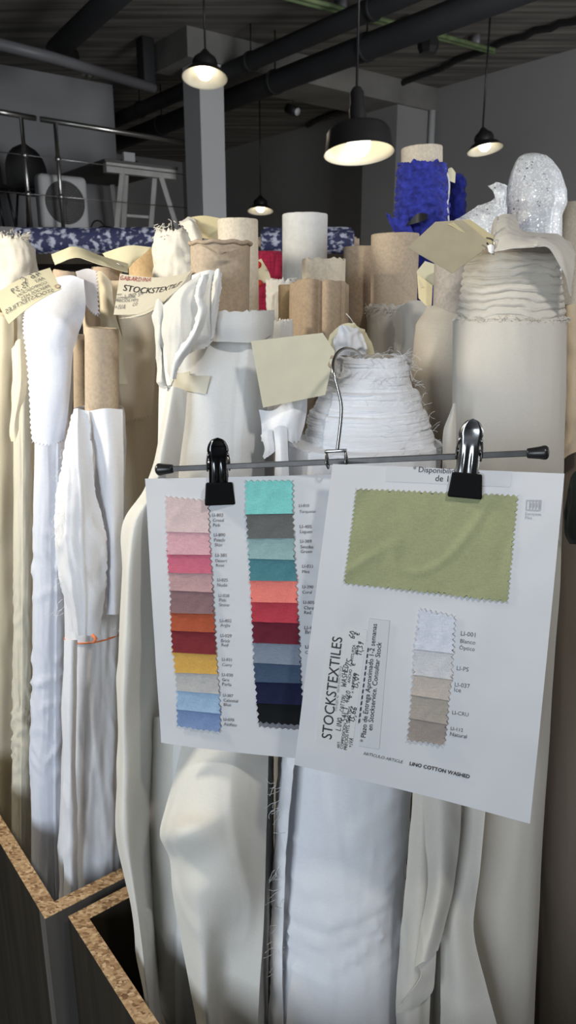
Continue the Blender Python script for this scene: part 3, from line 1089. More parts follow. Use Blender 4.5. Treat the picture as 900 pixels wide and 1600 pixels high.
# ================================================================== ROLLS (left bin)
# far left cream
rows = [(488, -44, 20), (500, -48, 23), (700, -46, 23), (1000, -42, 21), (1400, -36, 20)]
pl = (1.17, 1.17)
t = roll_root('fabric_roll', rows, pl, 'bright cream fabric roll cut off by the left picture edge')
mb, cs = wound(rows, pl, seed=1, amp=.03, seam=-1.2); mb.build('fabric', M['cream'], t)
tube((470, -35, 4), (520, -35, 4), pl).build('cardboard_core', M['kraft'], t)
sheet([[(-30, 500, 1.125), (0, 494, 1.118), (21, 500, 1.13)], [(-30, 700, 1.125), (-2, 700, 1.115), (22, 700, 1.13)], [(-30, 1000, 1.125), (-4, 1000, 1.115), (20, 1000, 1.13)], [(-30, 1400, 1.125), (-4, 1400, 1.115), (20, 1400, 1.13)]], 14, 60, seed=70, amp=.002).build('outer_layer', M['cream'], t)  # flat cream sheet added in front of the roll to catch light
# satin
rows = [(560, 20, 52), (700, 22, 54), (1000, 21, 53), (1250, 19, 51), (1400, 20, 54)]
pl = (1.03, 1.03)
t = roll_root('fabric_roll', rows, pl, 'narrow off-white satin roll with crinkled bottom, second from the left edge')
mb, cs = wound(rows, pl, seed=2, amp=.05, sy=14, seam=-1.4, n=170, pulls=((.85, .09, .004, 40), (1.05, .06, .002, 30))); mb.build('fabric', M['satin'], t)
sheet([[(16, 545, .98), (30, 530, .97), (42, 535, .98)], [(20, 600, .97), (32, 600, .96), (42, 610, .97)], [(14, 670, .965), (22, 665, .96), (32, 640, .965)], [(17, 690, .965), (24, 688, .96), (30, 672, .965)]], 20, 30, seed=3, amp=.003).build('loose_flap', M['cream'], t)
# blue white roll with pinked flap
rows = [(470, 60, 118), (600, 58, 112), (690, 55, 108), (1000, 52, 106), (1200, 49, 104), (1420, 52, 108)]
pl = (.965, .955)
t = roll_root('fabric_roll', rows, pl, 'bluish white fabric roll with a pinked sample flap hanging over its top')
mb, cs = wound(rows, pl, seed=4, amp=.04, sy=9, seam=-1.0, n=170, pulls=((1.15, .05, .003, 30), (.98, .05, .0035, 34), (.87, .06, .003, 30))); mb.build('fabric', M['bluewhite'], t)
tube((424, 84, 130), (490, 80, 126), (.985, .985)).build('cardboard_core', M['kraft'], t)
sheet([[(44, 480, .93), (76, 441, .95), (108, 430, .955), (131, 437, .95)], [(37, 505, .91), (66, 500, .90), (100, 500, .90), (133, 490, .92)], [(40, 560, .905), (68, 560, .895), (98, 560, .895), (114, 550, .905)], [(46, 630, .905), (70, 630, .89), (96, 630, .89), (108, 630, .9)], [(50, 692, .905), (70, 697, .89), (86, 696, .89), (99, 690, .9)]],
      23, 61, seed=5, amp=.0022, pink='LB').build('sample_flap', M['bluewhite'], t)
sheet([[(118, 424, .965), (136, 420, .97), (152, 424, .965)], [(126, 450, .945), (140, 450, .95), (155, 455, .95)], [(134, 478, .935), (144, 490, .935), (157, 497, .94)]], 15, 25, seed=6, amp=.001, pink='RB').build('grey_flap', M['grey'], t)
# white roll with two thin tubes
rows = [(637, 118, 190), (648, 113, 192), (700, 106, 193), (800, 102, 193), (900, 102, 193), (985, 106, 189), (1000, 106, 189), (1100, 100, 190), (1250, 98, 195), (1420, 97, 203)]
pl = (.91, .885)
t = roll_root('fabric_roll', rows, pl, 'crumpled white fabric roll with two thin brown tubes standing out of its top')
mb, cs = wound(rows, pl, seed=7, amp=.085, sy=7, sx=1.8, seam=-2.0, n=140); mb.build('fabric', M['white'], t)
tube((512, 133, 185), (720, 134, 186), (.90, .90), rag=.0006).build('cardboard_core', M['kraft2'], t)
tube((523, 115, 145), (720, 116, 146), (.945, .945), rag=.0006).build('cardboard_core', M['kraft2'], t)
sheet([[(112, 648, .865), (118, 640, .86), (124, 640, .86), (140, 642, .86)], [(98, 720, .85), (112, 720, .84), (128, 720, .835), (144, 735, .845)], [(86, 780, .845), (108, 780, .825), (134, 790, .825), (154, 800, .84)], [(84, 840, .84), (106, 850, .815), (138, 850, .815), (164, 850, .835)], [(98, 930, .83), (118, 930, .815), (142, 930, .815), (162, 930, .83)], [(110, 985, .83), (124, 992, .82), (140, 994, .82), (155, 990, .83)]],
      46, 90, seed=8, amp=.003, sc=22, fray='LR', ripple=lambda v, u: .0022 * math.exp(-((u - .34) / .03) ** 2) + .002 * math.exp(-((u - .62 + .1 * v) / .035) ** 2) - .0018 * math.sin(u * 9 + v * 2.5)).build('loose_flap', M['white'], t)
sheet([[(140, 642, .862), (165, 638, .852), (191, 640, .865)], [(150, 720, .855), (172, 720, .842), (193, 720, .86)], [(160, 800, .85), (176, 800, .838), (193, 800, .855)], [(164, 880, .845), (178, 880, .835), (192, 880, .85)], [(166, 960, .842), (178, 960, .834), (190, 960, .848)]], 20, 50, seed=9, amp=.002, fray='L').build('outer_layer', M['white'], t)
sheet([[(100, 1000, .83), (112, 1000, .822), (120, 1000, .83)], [(99, 1150, .825), (110, 1150, .815), (119, 1150, .825)], [(100, 1300, .825), (110, 1300, .815), (120, 1300, .825)], [(100, 1400, .825), (112, 1400, .815), (122, 1400, .825)]], 12, 60, seed=10, amp=.002).build('rolled_edge', M['white'], t)
mb = MB()
cc, rr_ = centre((990, 106, 189), pl)
ring = [cc + Vector((math.cos(k * PI / 20) * (rr_ + .003), math.sin(k * PI / 20) * (rr_ + .003), .006 * math.sin(k * PI / 20 + 2.5))) for k in range(41)]
tube_path(mb, ring, .0011, 6)
tube_path(mb, [UY(144, 992, .80), UY(150, 998, .797), UY(146, 1004, .797)], .002, 6)
mb.build('tie_thread', M['orange'], t)
th = MB(); threads(th, [(UY(random.uniform(88, 110), random.uniform(640, 980), .825), (-1, -.3, -.5)) for _ in range(24)] + [(UY(random.uniform(180, 192), random.uniform(950, 1010), .82), (.6, -1, .4)) for _ in range(8)], .016)
tag(th.build('loose_threads', M['thread'], t), kind='stuff')
# beige roll
rows = [(440, 134, 250), (470, 130, 252), (560, 136, 253), (700, 160, 255), (1000, 186, 262), (1400, 196, 270)]
pl = (1.05, 1.05)
t = roll_root('fabric_roll', rows, pl, 'beige fabric roll with a pinked sample flap behind the two thin brown tubes')
mb, cs = wound(rows, pl, seed=11, amp=.04, seam=-1.3); mb.build('fabric', M['tancloth'], t)
tube((418, 143, 190), (500, 146, 192), (1.05, 1.05)).build('cardboard_core', M['kraft'], t)
sheet([[(146, 428, .985), (158, 424, .98), (174, 440, .98)], [(156, 470, .985), (168, 480, .975), (180, 490, .98)], [(162, 530, .985), (176, 530, .975), (192, 530, .98)], [(180, 600, .985), (196, 600, .975), (212, 600, .98)]], 20, 40, seed=12, amp=.002).build('loose_flap', M['cream'], t)
sheet([[(186, 470, .985), (205, 460, .975), (240, 470, .985)], [(184, 540, .985), (210, 540, .97), (244, 540, .985)], [(188, 610, .985), (212, 610, .97), (240, 610, .985)], [(196, 662, .985), (214, 656, .97), (236, 652, .985)]], 21, 41, seed=13, amp=.0015, pink='B').build('sample_flap', M['tancloth'], t)
# orange tube
t = tag(tube((390, 200, 265), (470, 201, 266), (1.22, 1.22), to_floor=True).build('cardboard_tube', M['orangecore']), 'wide orange-tinted cardboard tube behind the folded printed tag', 'cardboard tube')
# white tuft roll
rows = [(362, 243, 305), (375, 240, 312), (420, 240, 316), (600, 240, 316), (900, 245, 312)]
pl = (1.13, 1.13)
t = roll_root('fabric_roll', rows, pl, 'off-white roll with fluffy frayed top edge left of the brown creased tube')
mb, cs = wound(rows, pl, seed=14, amp=.05, lump=.004, lumpf=90, rag=.01); mb.build('fabric', M['gauze'], t)
fl = MB()
for k in range(140):
    a_ = random.uniform(0, 2 * PI); c, r = cs[0]
    p = c + Vector((math.cos(a_) * r * random.uniform(.6, 1.05), math.sin(a_) * r * random.uniform(.6, 1.05), random.uniform(-.012, .012)))
    threads(fl, [(p, (math.cos(a_), math.sin(a_), random.uniform(-.4, .8)))], .007, .0006)
tag(fl.build('frayed_edge', M['gauze'], t), kind='stuff')
sheet([[(282, 350, 1.09), (294, 338, 1.1), (306, 345, 1.09)], [(292, 362, 1.07), (302, 356, 1.06), (312, 365, 1.07)], [(300, 385, 1.06), (308, 385, 1.055), (316, 385, 1.06)]], 20, 20, seed=15, amp=.004, sc=30, fray='LTB').build('torn_flap', M['gauze'], t)
# gauzy back left
rows = [(372, -6, 42), (390, -20, 56), (440, -24, 60), (700, -24, 60)]
pl = (1.34, 1.34)
t = roll_root('fabric_roll', rows, pl, 'gauzy off-white roll with frayed crumpled top at the upper left')
mb, cs = wound(rows, pl, seed=16, amp=.05, sy=22, lump=.006, lumpf=40, rag=.012, capr=.2); mb.build('fabric', M['gauze'], t)
fl = MB()
for k in range(120):
    a_ = random.uniform(0, 2 * PI); c, r = cs[0]
    threads(fl, [(c + Vector((math.cos(a_) * r, math.sin(a_) * r, random.uniform(-.01, .01))), (math.cos(a_), math.sin(a_), .6))], .007, .0005)
tag(fl.build('frayed_edge', M['gauze'], t), kind='stuff')

# cream tall tube
tag(tube((343, 340, 403), (480, 341, 403), (1.05, 1.05), to_floor=True, rag=.0005).build('cardboard_tube', M['palecore']), 'tall pale cream tube behind the brown creased tube', 'cardboard tube')
# tall white tube
tag(tube((335, 441, 512), (450, 437, 509), (1.28, 1.28), to_floor=True, rag=.0006).build('paper_tube', M['whitecore']), 'tallest white tube standing in the middle of the rolls', 'tube')
# light brown torn-rim tube
tag(tube((405, 472, 540), (480, 472, 540), (1.15, 1.15), to_floor=True, rag=.004, seed=2).build('cardboard_tube', M['palecore']), 'wide pale brown tube with torn rim in front of the tallest white tube', 'cardboard tube')
tag(tube((386, 537, 606), (500, 537, 606), (1.33, 1.33), to_floor=True).build('cardboard_tube', M['kraft']), 'brown tube standing behind the wide speckled brown tube, half hidden by it', 'cardboard tube')
tag(tube((445, 435, 478), (500, 435, 478), (1.09, 1.09), to_floor=True).build('cardboard_tube', M['orangecore']), 'narrow orange-brown tube left of the crushed double tube', 'cardboard tube')
t = tag(tube((446, 452, 545), (540, 450, 541), (1.03, .90), to_floor=True, rag=.003, crease=[(-PI / 2 - .02, .13, .012), (-PI / 2 + .85, .08, .002)], seed=5, seg=90).build('cardboard_tube', M['kraft']), 'crushed brown tube with a lengthwise crease and ragged rim, above the wire hook', 'cardboard tube')
# white textured roll behind
rows = [(437, 417, 464), (445, 416, 466), (600, 418, 464), (900, 420, 462)]
pl = (1.14, 1.14)
t = roll_root('fabric_roll', rows, pl, 'narrow white textured roll left of the narrow orange-brown tube')
mb, cs = wound(rows, pl, seed=17, amp=.05, rag=.006, lump=.002, lumpf=200); mb.build('fabric', M['ivoryw'], t)
rows = [(588, 389, 425), (596, 388, 427), (800, 388, 428), (1100, 390, 428)]
pl = (.915, .83)
t = roll_root('fabric_roll', rows, pl, 'narrow greyish white roll in the gap left of the white cone roll')
mb, cs = wound(rows, pl, seed=29, amp=.05, sy=8, rag=.003); mb.build('fabric', M['grey'], t)
rows = [(500, 424, 457), (505, 423, 458), (700, 424, 458), (1000, 424, 460)]
pl = (.97, .88)
t = roll_root('fabric_roll', rows, pl, 'small white roll with pinked top between the big ivory roll and the crushed tube')
mb, cs = wound(rows, pl, seed=18, amp=.03, rag=.004); mb.build('fabric', M['ivoryw'], t)
# crimson
rows = [(393, 398, 440), (400, 396, 446), (440, 396, 446), (600, 396, 446)]
pl = (1.62, 1.62)
t = roll_root('fabric_roll', rows, pl, 'crimson red roll glimpsed left of the tallest white tube')
mb, cs = wound(rows, pl, seed=19, amp=.08, lump=.003); mb.build('fabric', M['crimson'], t)
# red-dotted paper
mb = sheet([[(400, 408, 1.35), (408, 404, 1.35)], [(402, 425, 1.33), (420, 425, 1.33)], [(398, 445, 1.32), (424, 440, 1.32)]], 14, 14, seed=20, amp=.001)
t = empty('dotted_card', UY(410, 440, 1.33), 'small cream card with red spots in front of the crimson roll', 'card')
mb.build('paper', M['labelpaper'], t)
for px, py in ((405, 445 - 2), (403, 414)):
    mb = MB(); c = UY(px, py, 1.318); lathe(mb, c, [(.0005, .002), (.006, .0015), (.0062, 0)], 14, Vector((0, -1, 0)))
    mb.build('red_spot', M['reddot'], t)

# ================================================================== ROLLS (right bin)
# big ivory roll (left middle)
rows = [(486, 262, 428), (492, 258, 428), (540, 252, 424), (600, 249, 417), (720, 246, 411), (900, 248, 415), (1170, 262, 424), (1400, 266, 424), (1600, 270, 422)]
pl = (.855, .755)
t = roll_root('fabric_roll', rows, pl, 'large ivory roll with masking tape and a gathered flap, behind the left swatch card')
mb, cs = wound(rows, pl, seed=21, amp=.03, sy=4, seam=-1.0, rag=.003, capr=.5); mb.build('fabric', M['ivoryw'], t)
core = tube((379, 298, 391), (560, 300, 388), (.86, .86), rag=.001).build('cardboard_core', M['kraft2'], t)
# curled paper lip on the core
mb = MB()
c0, r0 = centre((381, 297, 392), (.86, .86))
tube_path(mb, [c0 + Vector((math.cos(k * PI / 24) * r0, math.sin(k * PI / 24) * r0, .0008 * math.sin(k * 1.3))) for k in range(49)], .0022, 8)
mb.build('rim_lip', M['kraft'], core)
sheet([[(312, 383, .812), (335, 385, .807), (375, 388, .812)], [(325, 389, .81), (341, 392, .805), (360, 393, .808)], [(340, 396, .808), (344, 399, .806), (350, 395, .808)]], 14, 8, amp=.0006, thick=.0006).build('torn_paper', M['kraft'], core)
# upper collar layer of cloth with right edge
sheet([[(300, 488, .805), (350, 486, .78), (400, 486, .795), (427, 487, .835)], [(300, 510, .807), (350, 510, .78), (400, 510, .794), (426, 510, .836)], [(296, 532, .815), (350, 534, .787), (400, 534, .80), (424, 522, .84)]], 40, 18, amp=.0008, seed=22, fray='T').build('collar', M['ivoryw'], t)
# gathered flap
sheet([[(300, 430, .80), (325, 423, .795), (345, 428, .80)], [(296, 480, .785), (318, 478, .775), (337, 480, .785)], [(292, 520, .78), (314, 520, .77), (333, 512, .78)], [(284, 553, .78), (305, 548, .772), (328, 541, .78)]], 40, 50, seed=23, amp=.002, sc=26, fray='RB').build('gathered_flap', M['ivoryw'], t)
sheet([[(258, 478, .79), (282, 450, .772), (314, 428, .775)], [(253, 512, .78), (274, 496, .756), (312, 468, .762)], [(257, 548, .775), (274, 540, .752), (302, 518, .757)], [(267, 602, .77), (271, 592, .758), (279, 570, .762)]], 44, 56, seed=24, amp=.0022, sc=30, fray='RB').build('folded_flap', M['ivory'], t)
mb = sheet([[(312, 436, .764), (318, 430, .757), (328, 428, .764)], [(304, 462, .752), (310, 462, .746), (318, 464, .756)], [(310, 486, .748), (316, 484, .742), (322, 486, .752)], [(298, 520, .748), (304, 522, .742), (310, 526, .752)], [(272, 560, .752), (278, 562, .746), (284, 566, .756)], [(266, 592, .758), (270, 592, .754), (274, 592, .76)]], 14, 60, seed=62, amp=.0015, sc=40, fray='LR')
mb.build('folded_edge', M['ivoryw'], t)
sheet([[(336, 424, .79), (342, 420, .78), (347, 428, .785)], [(331, 450, .785), (338, 448, .772), (345, 452, .78)], [(328, 490, .782), (334, 490, .77), (341, 488, .78)], [(326, 530, .785), (331, 530, .775), (336, 526, .782)]], 16, 40, seed=63, amp=.0012, sc=40, fray='LR').build('folded_edge', M['ivoryw'], t)
sheet([[(243, 470, .80), (250, 468, .795), (258, 480, .79)], [(242, 530, .795), (249, 530, .785), (256, 540, .785)], [(246, 580, .79), (252, 590, .78), (260, 600, .78)], [(249, 606, .785), (256, 608, .778), (268, 602, .778)]], 16, 40, seed=25, amp=.004, sc=30).build('twisted_edge', M['ivory'], t)
for q in ([(268, 586), (296, 580), (296, 606), (270, 612)], [(290, 586), (328, 588), (322, 616), (284, 610)]):
    c = centre((600, 249, 417), pl)
    g = []
    for i in range(6):
        r_ = []
        for j in range(10):
            a, b = j / 9, i / 5
            px = q[0][0] * (1 - a) * (1 - b) + q[1][0] * a * (1 - b) + q[2][0] * a * b + q[3][0] * (1 - a) * b
            py = q[0][1] * (1 - a) * (1 - b) + q[1][1] * a * (1 - b) + q[2][1] * a * b + q[3][1] * (1 - a) * b
            # ride on the curved roll
            s_ = (px - 333) / 84
            r_.append((px, py, c[0].y - c[1] * math.sqrt(max(0.02, 1 - s_ * s_)) - .004))
        g.append(r_)
    sheet(g, 16, 12, thick=.0005, amp=.0006, seed=q[0][0]).build('masking_tape', M['tape'], t)
# left drape
sheet([[(262, 606, .785), (272, 604, .775), (292, 612, .785)], [(246, 700, .765), (256, 700, .748), (282, 700, .775)], [(228, 762, .76), (244, 765, .738), (275, 765, .78)], [(193, 818, .765), (215, 820, .735), (265, 830, .79)], [(190, 900, .755), (206, 900, .725), (226, 900, .75), (258, 900, .80)][:1] + [(206, 900, .725), (258, 900, .80)], [(187, 1000, .75), (203, 1000, .718), (254, 1000, .80)], [(183, 1100, .745), (198, 1100, .712), (250, 1100, .795)], [(184, 1180, .743), (199, 1200, .71), (247, 1200, .79)], [(180, 1295, .735), (200, 1300, .70), (246, 1300, .785)], [(194, 1370, .724), (210, 1380, .693), (246, 1390, .77)], [(206, 1430, .717), (220, 1450, .687), (247, 1460, .755)], [(216, 1510, .707), (228, 1520, .684), (248, 1530, .74)], [(232, 1590, .70), (238, 1610, .684), (252, 1620, .72)]],
      44, 150, seed=26, amp=.0016, sc=12).build('loose_drape', M['ivory'], t)
sheet([[(240, 1120, .775), (270, 1120, .765), (305, 1120, .765)], [(236, 1250, .765), (262, 1250, .755), (300, 1250, .755)], [(234, 1360, .757), (262, 1360, .742), (300, 1380, .74)], [(236, 1470, .745), (268, 1470, .73), (305, 1480, .725)], [(240, 1640, .735), (280, 1640, .72), (325, 1640, .715)]], 30, 60, seed=27, amp=.003, sc=14).build('inner_drape', M['ivory'], t)
sheet([[(296, 1100, .755), (330, 1100, .735), (372, 1100, .73), (420, 1100, .75)], [(276, 1200, .715), (315, 1200, .69), (365, 1200, .685), (418, 1200, .71)], [(258, 1262, .70), (302, 1262, .665), (362, 1260, .662), (417, 1260, .70)], [(249, 1306, .685), (290, 1303, .64), (360, 1300, .652), (416, 1300, .69)], [(266, 1342, .69), (300, 1350, .655), (362, 1345, .648), (415, 1345, .688)], [(270, 1400, .68), (310, 1400, .645), (370, 1400, .652), (414, 1400, .675)], [(282, 1470, .676), (316, 1470, .645), (356, 1480, .668), (410, 1480, .665)], [(300, 1560, .665), (322, 1560, .645), (348, 1560, .672), (405, 1560, .655)], [(312, 1640, .66), (328, 1640, .645), (350, 1640, .66), (402, 1640, .65)]],
      60, 120, seed=28, amp=.0016, sc=11).build('front_drape', M['ivory'], t)

# white cone roll under the hook
rows = [(556, 522, 632), (575, 518, 634), (590, 513, 638), (606, 508, 641), (608, 502, 648), (640, 492, 656), (642, 486, 662), (668, 482, 668), (687, 478, 676), (690, 454, 684), (720, 453, 682), (900, 448, 666), (1200, 438, 640), (1400, 428, 628), (1640, 425, 622)]
pl = (.865, .735)
conez = UL(560, 689, pl).z
t = roll_root('fabric_roll', rows, pl, 'bright white roll with stepped cone-shaped layered top under the wire hook')
mb, cs = wound(rows, pl, n=120, seg=220, seed=31, amp=.012, sy=9, sx=1.8, seam=-2.4, pulls=((.80, .055, .0045, 60), (.92, .06, .003, 30)), layers=.0015, coil_to=conez, capr=.62, rag=.002, dense=(556, 700, 190), ); mb.build('fabric', M['pure'], t)
tube((558, 541, 616), (600, 541, 616), pl).build('cardboard_core', M['greycore'], t)
th = MB()
for k in range(150):
    py = random.choice([random.uniform(553, 690), random.uniform(553, 600)])
    f = (py - 556) / 134
    c, r = centre((py, 521 - 45 * max(0, f), 632 + 44 * max(0, f)), pl)
    a_ = random.uniform(-PI, 0.1) if random.random() < .6 else random.choice([-.15, -PI + .15]) + random.uniform(-.25, .25)
    dr = Vector((math.cos(a_), math.sin(a_), 0))
    threads(th, [(c + dr * (r + .0006), dr * .25 + Vector((random.uniform(-.7, .7), 0, random.uniform(-.6, .5))))], random.uniform(.010, .022), .0002)
for k in range(50):
    c, r = cs[0]; a_ = random.uniform(0, 2 * PI)
    threads(th, [(c + Vector((math.cos(a_) * r, math.sin(a_) * r, 0)), (random.uniform(-1, 1), random.uniform(-1, 1), .5))], .012, .0002)
c, r = centre((692, 456, 681), pl)
for k in range(70):
    a_ = random.uniform(-PI, 0)
    dr = Vector((math.cos(a_), math.sin(a_), 0))
    threads(th, [(c + dr * r * random.uniform(.92, 1.0), dr + Z * .5)], .010, .0003)
tag(th.build('loose_threads', M['thread'], t), kind='stuff')
# shredded side flaps
sheet([[(404, 640, .80), (425, 640, .79), (450, 625, .79), (480, 600, .80)], [(408, 665, .79), (430, 660, .78), (455, 650, .78), (478, 640, .80)], [(408, 690, .785), (430, 690, .775), (455, 690, .775), (470, 690, .79)]], 31, 30, seed=32, amp=.003, sc=30, fray='B').build('side_flap', M['pure'], t)
sheet([[(428, 670, .772), (437, 665, .768), (448, 668, .772)], [(430, 710, .768), (440, 710, .764), (450, 712, .77)], [(428, 760, .765), (440, 765, .76), (452, 760, .765)]], 12, 24, seed=33, amp=.001, fray='B').build('hanging_strip', M['pure'], t)
sheet([[(408, 680, .776), (418, 672, .774), (430, 674, .778)], [(414, 700, .772), (422, 700, .77), (432, 700, .774)], [(410, 716, .77), (418, 714, .769), (428, 708, .77)]], 12, 16, seed=34, amp=.002, fray='B').build('hanging_strip', M['pure'], t)
sheet([[(444, 1170, .735), (452, 1170, .72), (462, 1170, .715)], [(434, 1250, .725), (442, 1250, .712), (454, 1250, .705)], [(428, 1360, .715), (436, 1360, .70), (446, 1360, .694)], [(423, 1480, .705), (431, 1480, .69), (442, 1480, .684)], [(421, 1640, .695), (430, 1640, .68), (442, 1640, .675)]], 10, 120, seed=35, amp=.0018, sc=26, fray='L').build('selvedge', M['pure'], t)
th = MB(); threads(th, [(UY(random.uniform(428, 446), random.uniform(1200, 1600), .69), (-1, -.4, -.2)) for _ in range(40)], .014, .00025)
tag(th.build('frayed_threads', M['thread'], t), kind='stuff')

# natural translucent roll behind
rows = [(478, 668, 742), (492, 660, 748), (505, 650, 754), (600, 640, 756), (760, 634, 752), (1000, 630, 745), (1300, 640, 740)]
pl = (1.0, .91)
t = roll_root('fabric_roll', rows, pl, 'beige linen-look roll between the white cone roll and the gathered ivory roll')
mb, cs = wound(rows, pl, seed=36, amp=.004, rag=.002); mb.build('fabric', M['greige'], t)
tube((408, 679, 741), (520, 676, 742), (1.0, .99)).build('cardboard_core', M['greycore'], t)
# frayed roll with brown tube
rows = [(476, 578, 664), (490, 574, 670), (560, 576, 672), (800, 580, 668), (1100, 590, 664)]
pl = (1.245, 1.245)
t = roll_root('fabric_roll', rows, pl, 'off-white frayed gauze roll around the wide speckled brown tube')
mb, cs = wound(rows, pl, seed=37, amp=.025, sy=12, rag=.006, lump=.0012, lumpf=300); mb.build('fabric', M['natural'], t)
tube((366, 580, 655), (500, 579, 650), (1.245, 1.245), rag=.0006).build('cardboard_core', M['kraft2'], t)
sheet([[(612, 500, 1.165), (625, 480, 1.155), (650, 468, 1.165), (668, 480, 1.175)], [(618, 530, 1.155), (632, 520, 1.145), (650, 515, 1.155), (664, 520, 1.165)], [(612, 575, 1.155), (628, 570, 1.145), (645, 565, 1.155), (656, 565, 1.165)]], 24, 30, seed=38, amp=.003, sc=24, fray='TLR').build('loose_flap', M['natural'], t)
fl = MB()
for k in range(130):
    c, r = cs[2]; a_ = random.uniform(-PI, 0)
    threads(fl, [(c + Vector((math.cos(a_) * r, math.sin(a_) * r, random.uniform(-.002, .008))), (math.cos(a_), math.sin(a_), random.uniform(-.2, .8)))], .009, .0004)
tag(fl.build('frayed_edge', M['natural'], t), kind='stuff')

# big ivory coil roll (right)
rows = [(398, 735, 866), (412, 730, 870), (450, 723, 873), (480, 720, 876), (496, 717, 877), (501, 709, 881), (600, 708, 880), (720, 706, 877), (900, 694, 870), (1250, 652, 846), (1400, 644, 838), (1640, 640, 826)]
pl = (.87, .765)
cz = UL(795, 499, pl).z
t = roll_root('fabric_roll', rows, pl, 'large ivory roll with gathered coil folds around its top, behind the right clip')
mb, cs = wound(rows, pl, n=120, seg=200, seed=41, amp=.014, sy=5, seam=None, coil=.0046, coilf=118, coil_to=cz, capr=.9, ovals=.01, dense=(398, 502, 150)); mb.build('fabric', M['natural'], t)
tube((384, 742, 860), (440, 742, 860), pl, wall=.006, rag=.001).build('cardboard_core', M['greycore'], t)
th = MB()
c, r = centre((499, 712, 879), pl)
for k in range(110):
    a_ = random.uniform(-PI, 0); threads(th, [(c + Vector((math.cos(a_) * r * 1.0, math.sin(a_) * r * 1.0, random.uniform(-.002, .003))), (math.cos(a_), math.sin(a_), .3))], .006, .0003)
tag(th.build('frayed_edge', M['natural'], t), kind='stuff')
sheet([[(708, 630, .80), (710, 630, .798), (712, 630, .80)], [(694, 680, .795), (702, 680, .785), (712, 680, .79)], [(692, 740, .79), (700, 740, .78), (710, 745, .785)]], 10, 30, seed=42, amp=.0015).build('curled_edge', M['natural'], t)
# lower folds
sheet([[(646, 1215, .70), (662, 1215, .69), (682, 1215, .70)], [(640, 1300, .69), (660, 1300, .675), (684, 1300, .685)], [(632, 1400, .68), (655, 1400, .66), (684, 1400, .672)], [(624, 1500, .67), (648, 1510, .65), (676, 1520, .662)], [(618, 1580, .66), (640, 1580, .645), (672, 1570, .655)], [(626, 1650, .655), (642, 1650, .642), (668, 1650, .65)]], 24, 70, seed=43, amp=.002, sc=14).build('under_fold', M['natural'], t)
sheet([[(660, 1235, .68), (688, 1240, .665), (721, 1245, .675)], [(664, 1300, .672), (690, 1300, .655), (718, 1300, .667)], [(668, 1380, .662), (688, 1380, .645), (710, 1380, .657)], [(658, 1440, .655), (678, 1440, .638), (698, 1440, .648)], [(648, 1512, .648), (662, 1502, .637), (684, 1484, .643)]], 26, 60, seed=44, amp=.0012, sc=14).build('lapel_fold', M['natural'], t)
sheet([[(652, 1508, .647), (666, 1498, .648), (682, 1486, .65)], [(658, 1525, .643), (668, 1525, .646), (680, 1520, .65)], [(640, 1552, .64), (655, 1552, .642), (676, 1550, .646)], [(618, 1584, .64), (632, 1580, .64), (656, 1570, .644)]], 18, 24, seed=45, amp=.001).build('turned_corner', M['natural'], t)
sheet([[(716, 1250, .70), (735, 1250, .69), (760, 1250, .685)], [(704, 1360, .688), (722, 1360, .676), (750, 1360, .672)], [(690, 1440, .676), (710, 1440, .66), (740, 1450, .662)], [(688, 1530, .668), (718, 1530, .648), (760, 1540, .652)], [(690, 1650, .655), (730, 1650, .64), (790, 1650, .645)]], 30, 60, seed=46, amp=.0016, sc=12).build('front_drape', M['natural'], t)
# crumpled cap cloth resting on it
mb = sheet([[(768, 360, .95), (776, 340, .945), (792, 334, .94), (806, 338, .94), (814, 358, .94), (838, 366, .93), (868, 368, .93), (893, 378, .93)],
            [(768, 372, .90), (774, 352, .89), (790, 345, .88), (806, 352, .88), (816, 366, .87), (842, 370, .87), (872, 376, .86), (897, 392, .87)],
            [(768, 384, .84), (775, 374, .825), (792, 368, .82), (810, 372, .815), (824, 376, .81), (848, 376, .805), (874, 388, .805), (898, 410, .82)],
            [(770, 390, .81), (780, 387, .80), (796, 384, .795), (814, 383, .79), (834, 382, .785), (856, 382, .785), (878, 402, .79), (894, 440, .81)],
            [(772, 393, .805), (783, 391, .796), (798, 388, .792), (816, 387, .787), (836, 386, .783), (860, 388, .783), (882, 428, .79), (891, 466, .806)]], 70, 50, seed=47, amp=.0018, sc=26)
tag(mb.build('cloth_remnant', M['natural']), 'crumpled greige cloth remnant lying over the top of the coil-folded roll', 'cloth')

# far right roll
rows = [(476, 878, 968), (500, 872, 972), (600, 868, 970), (720, 862, 966), (1000, 852, 955), (1300, 840, 945), (1640, 836, 935)]
pl = (.96, .90)
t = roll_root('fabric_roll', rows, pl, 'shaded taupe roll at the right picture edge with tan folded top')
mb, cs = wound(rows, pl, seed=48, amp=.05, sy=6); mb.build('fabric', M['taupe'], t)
sheet([[(878, 480, .90), (892, 476, .89), (915, 476, .90)], [(877, 560, .895), (893, 565, .885), (915, 565, .89)], [(874, 650, .89), (892, 655, .875), (915, 655, .885)], [(872, 725, .885), (888, 712, .875), (915, 700, .88)]], 20, 50, seed=49, amp=.004, sc=22).build('folded_flap', M['beige'], t)
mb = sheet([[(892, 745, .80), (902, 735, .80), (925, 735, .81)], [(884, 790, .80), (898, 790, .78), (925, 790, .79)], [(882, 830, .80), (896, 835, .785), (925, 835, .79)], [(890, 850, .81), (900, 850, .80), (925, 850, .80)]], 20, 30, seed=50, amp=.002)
mb.build('dark_flap', M['darkgreen'], t)

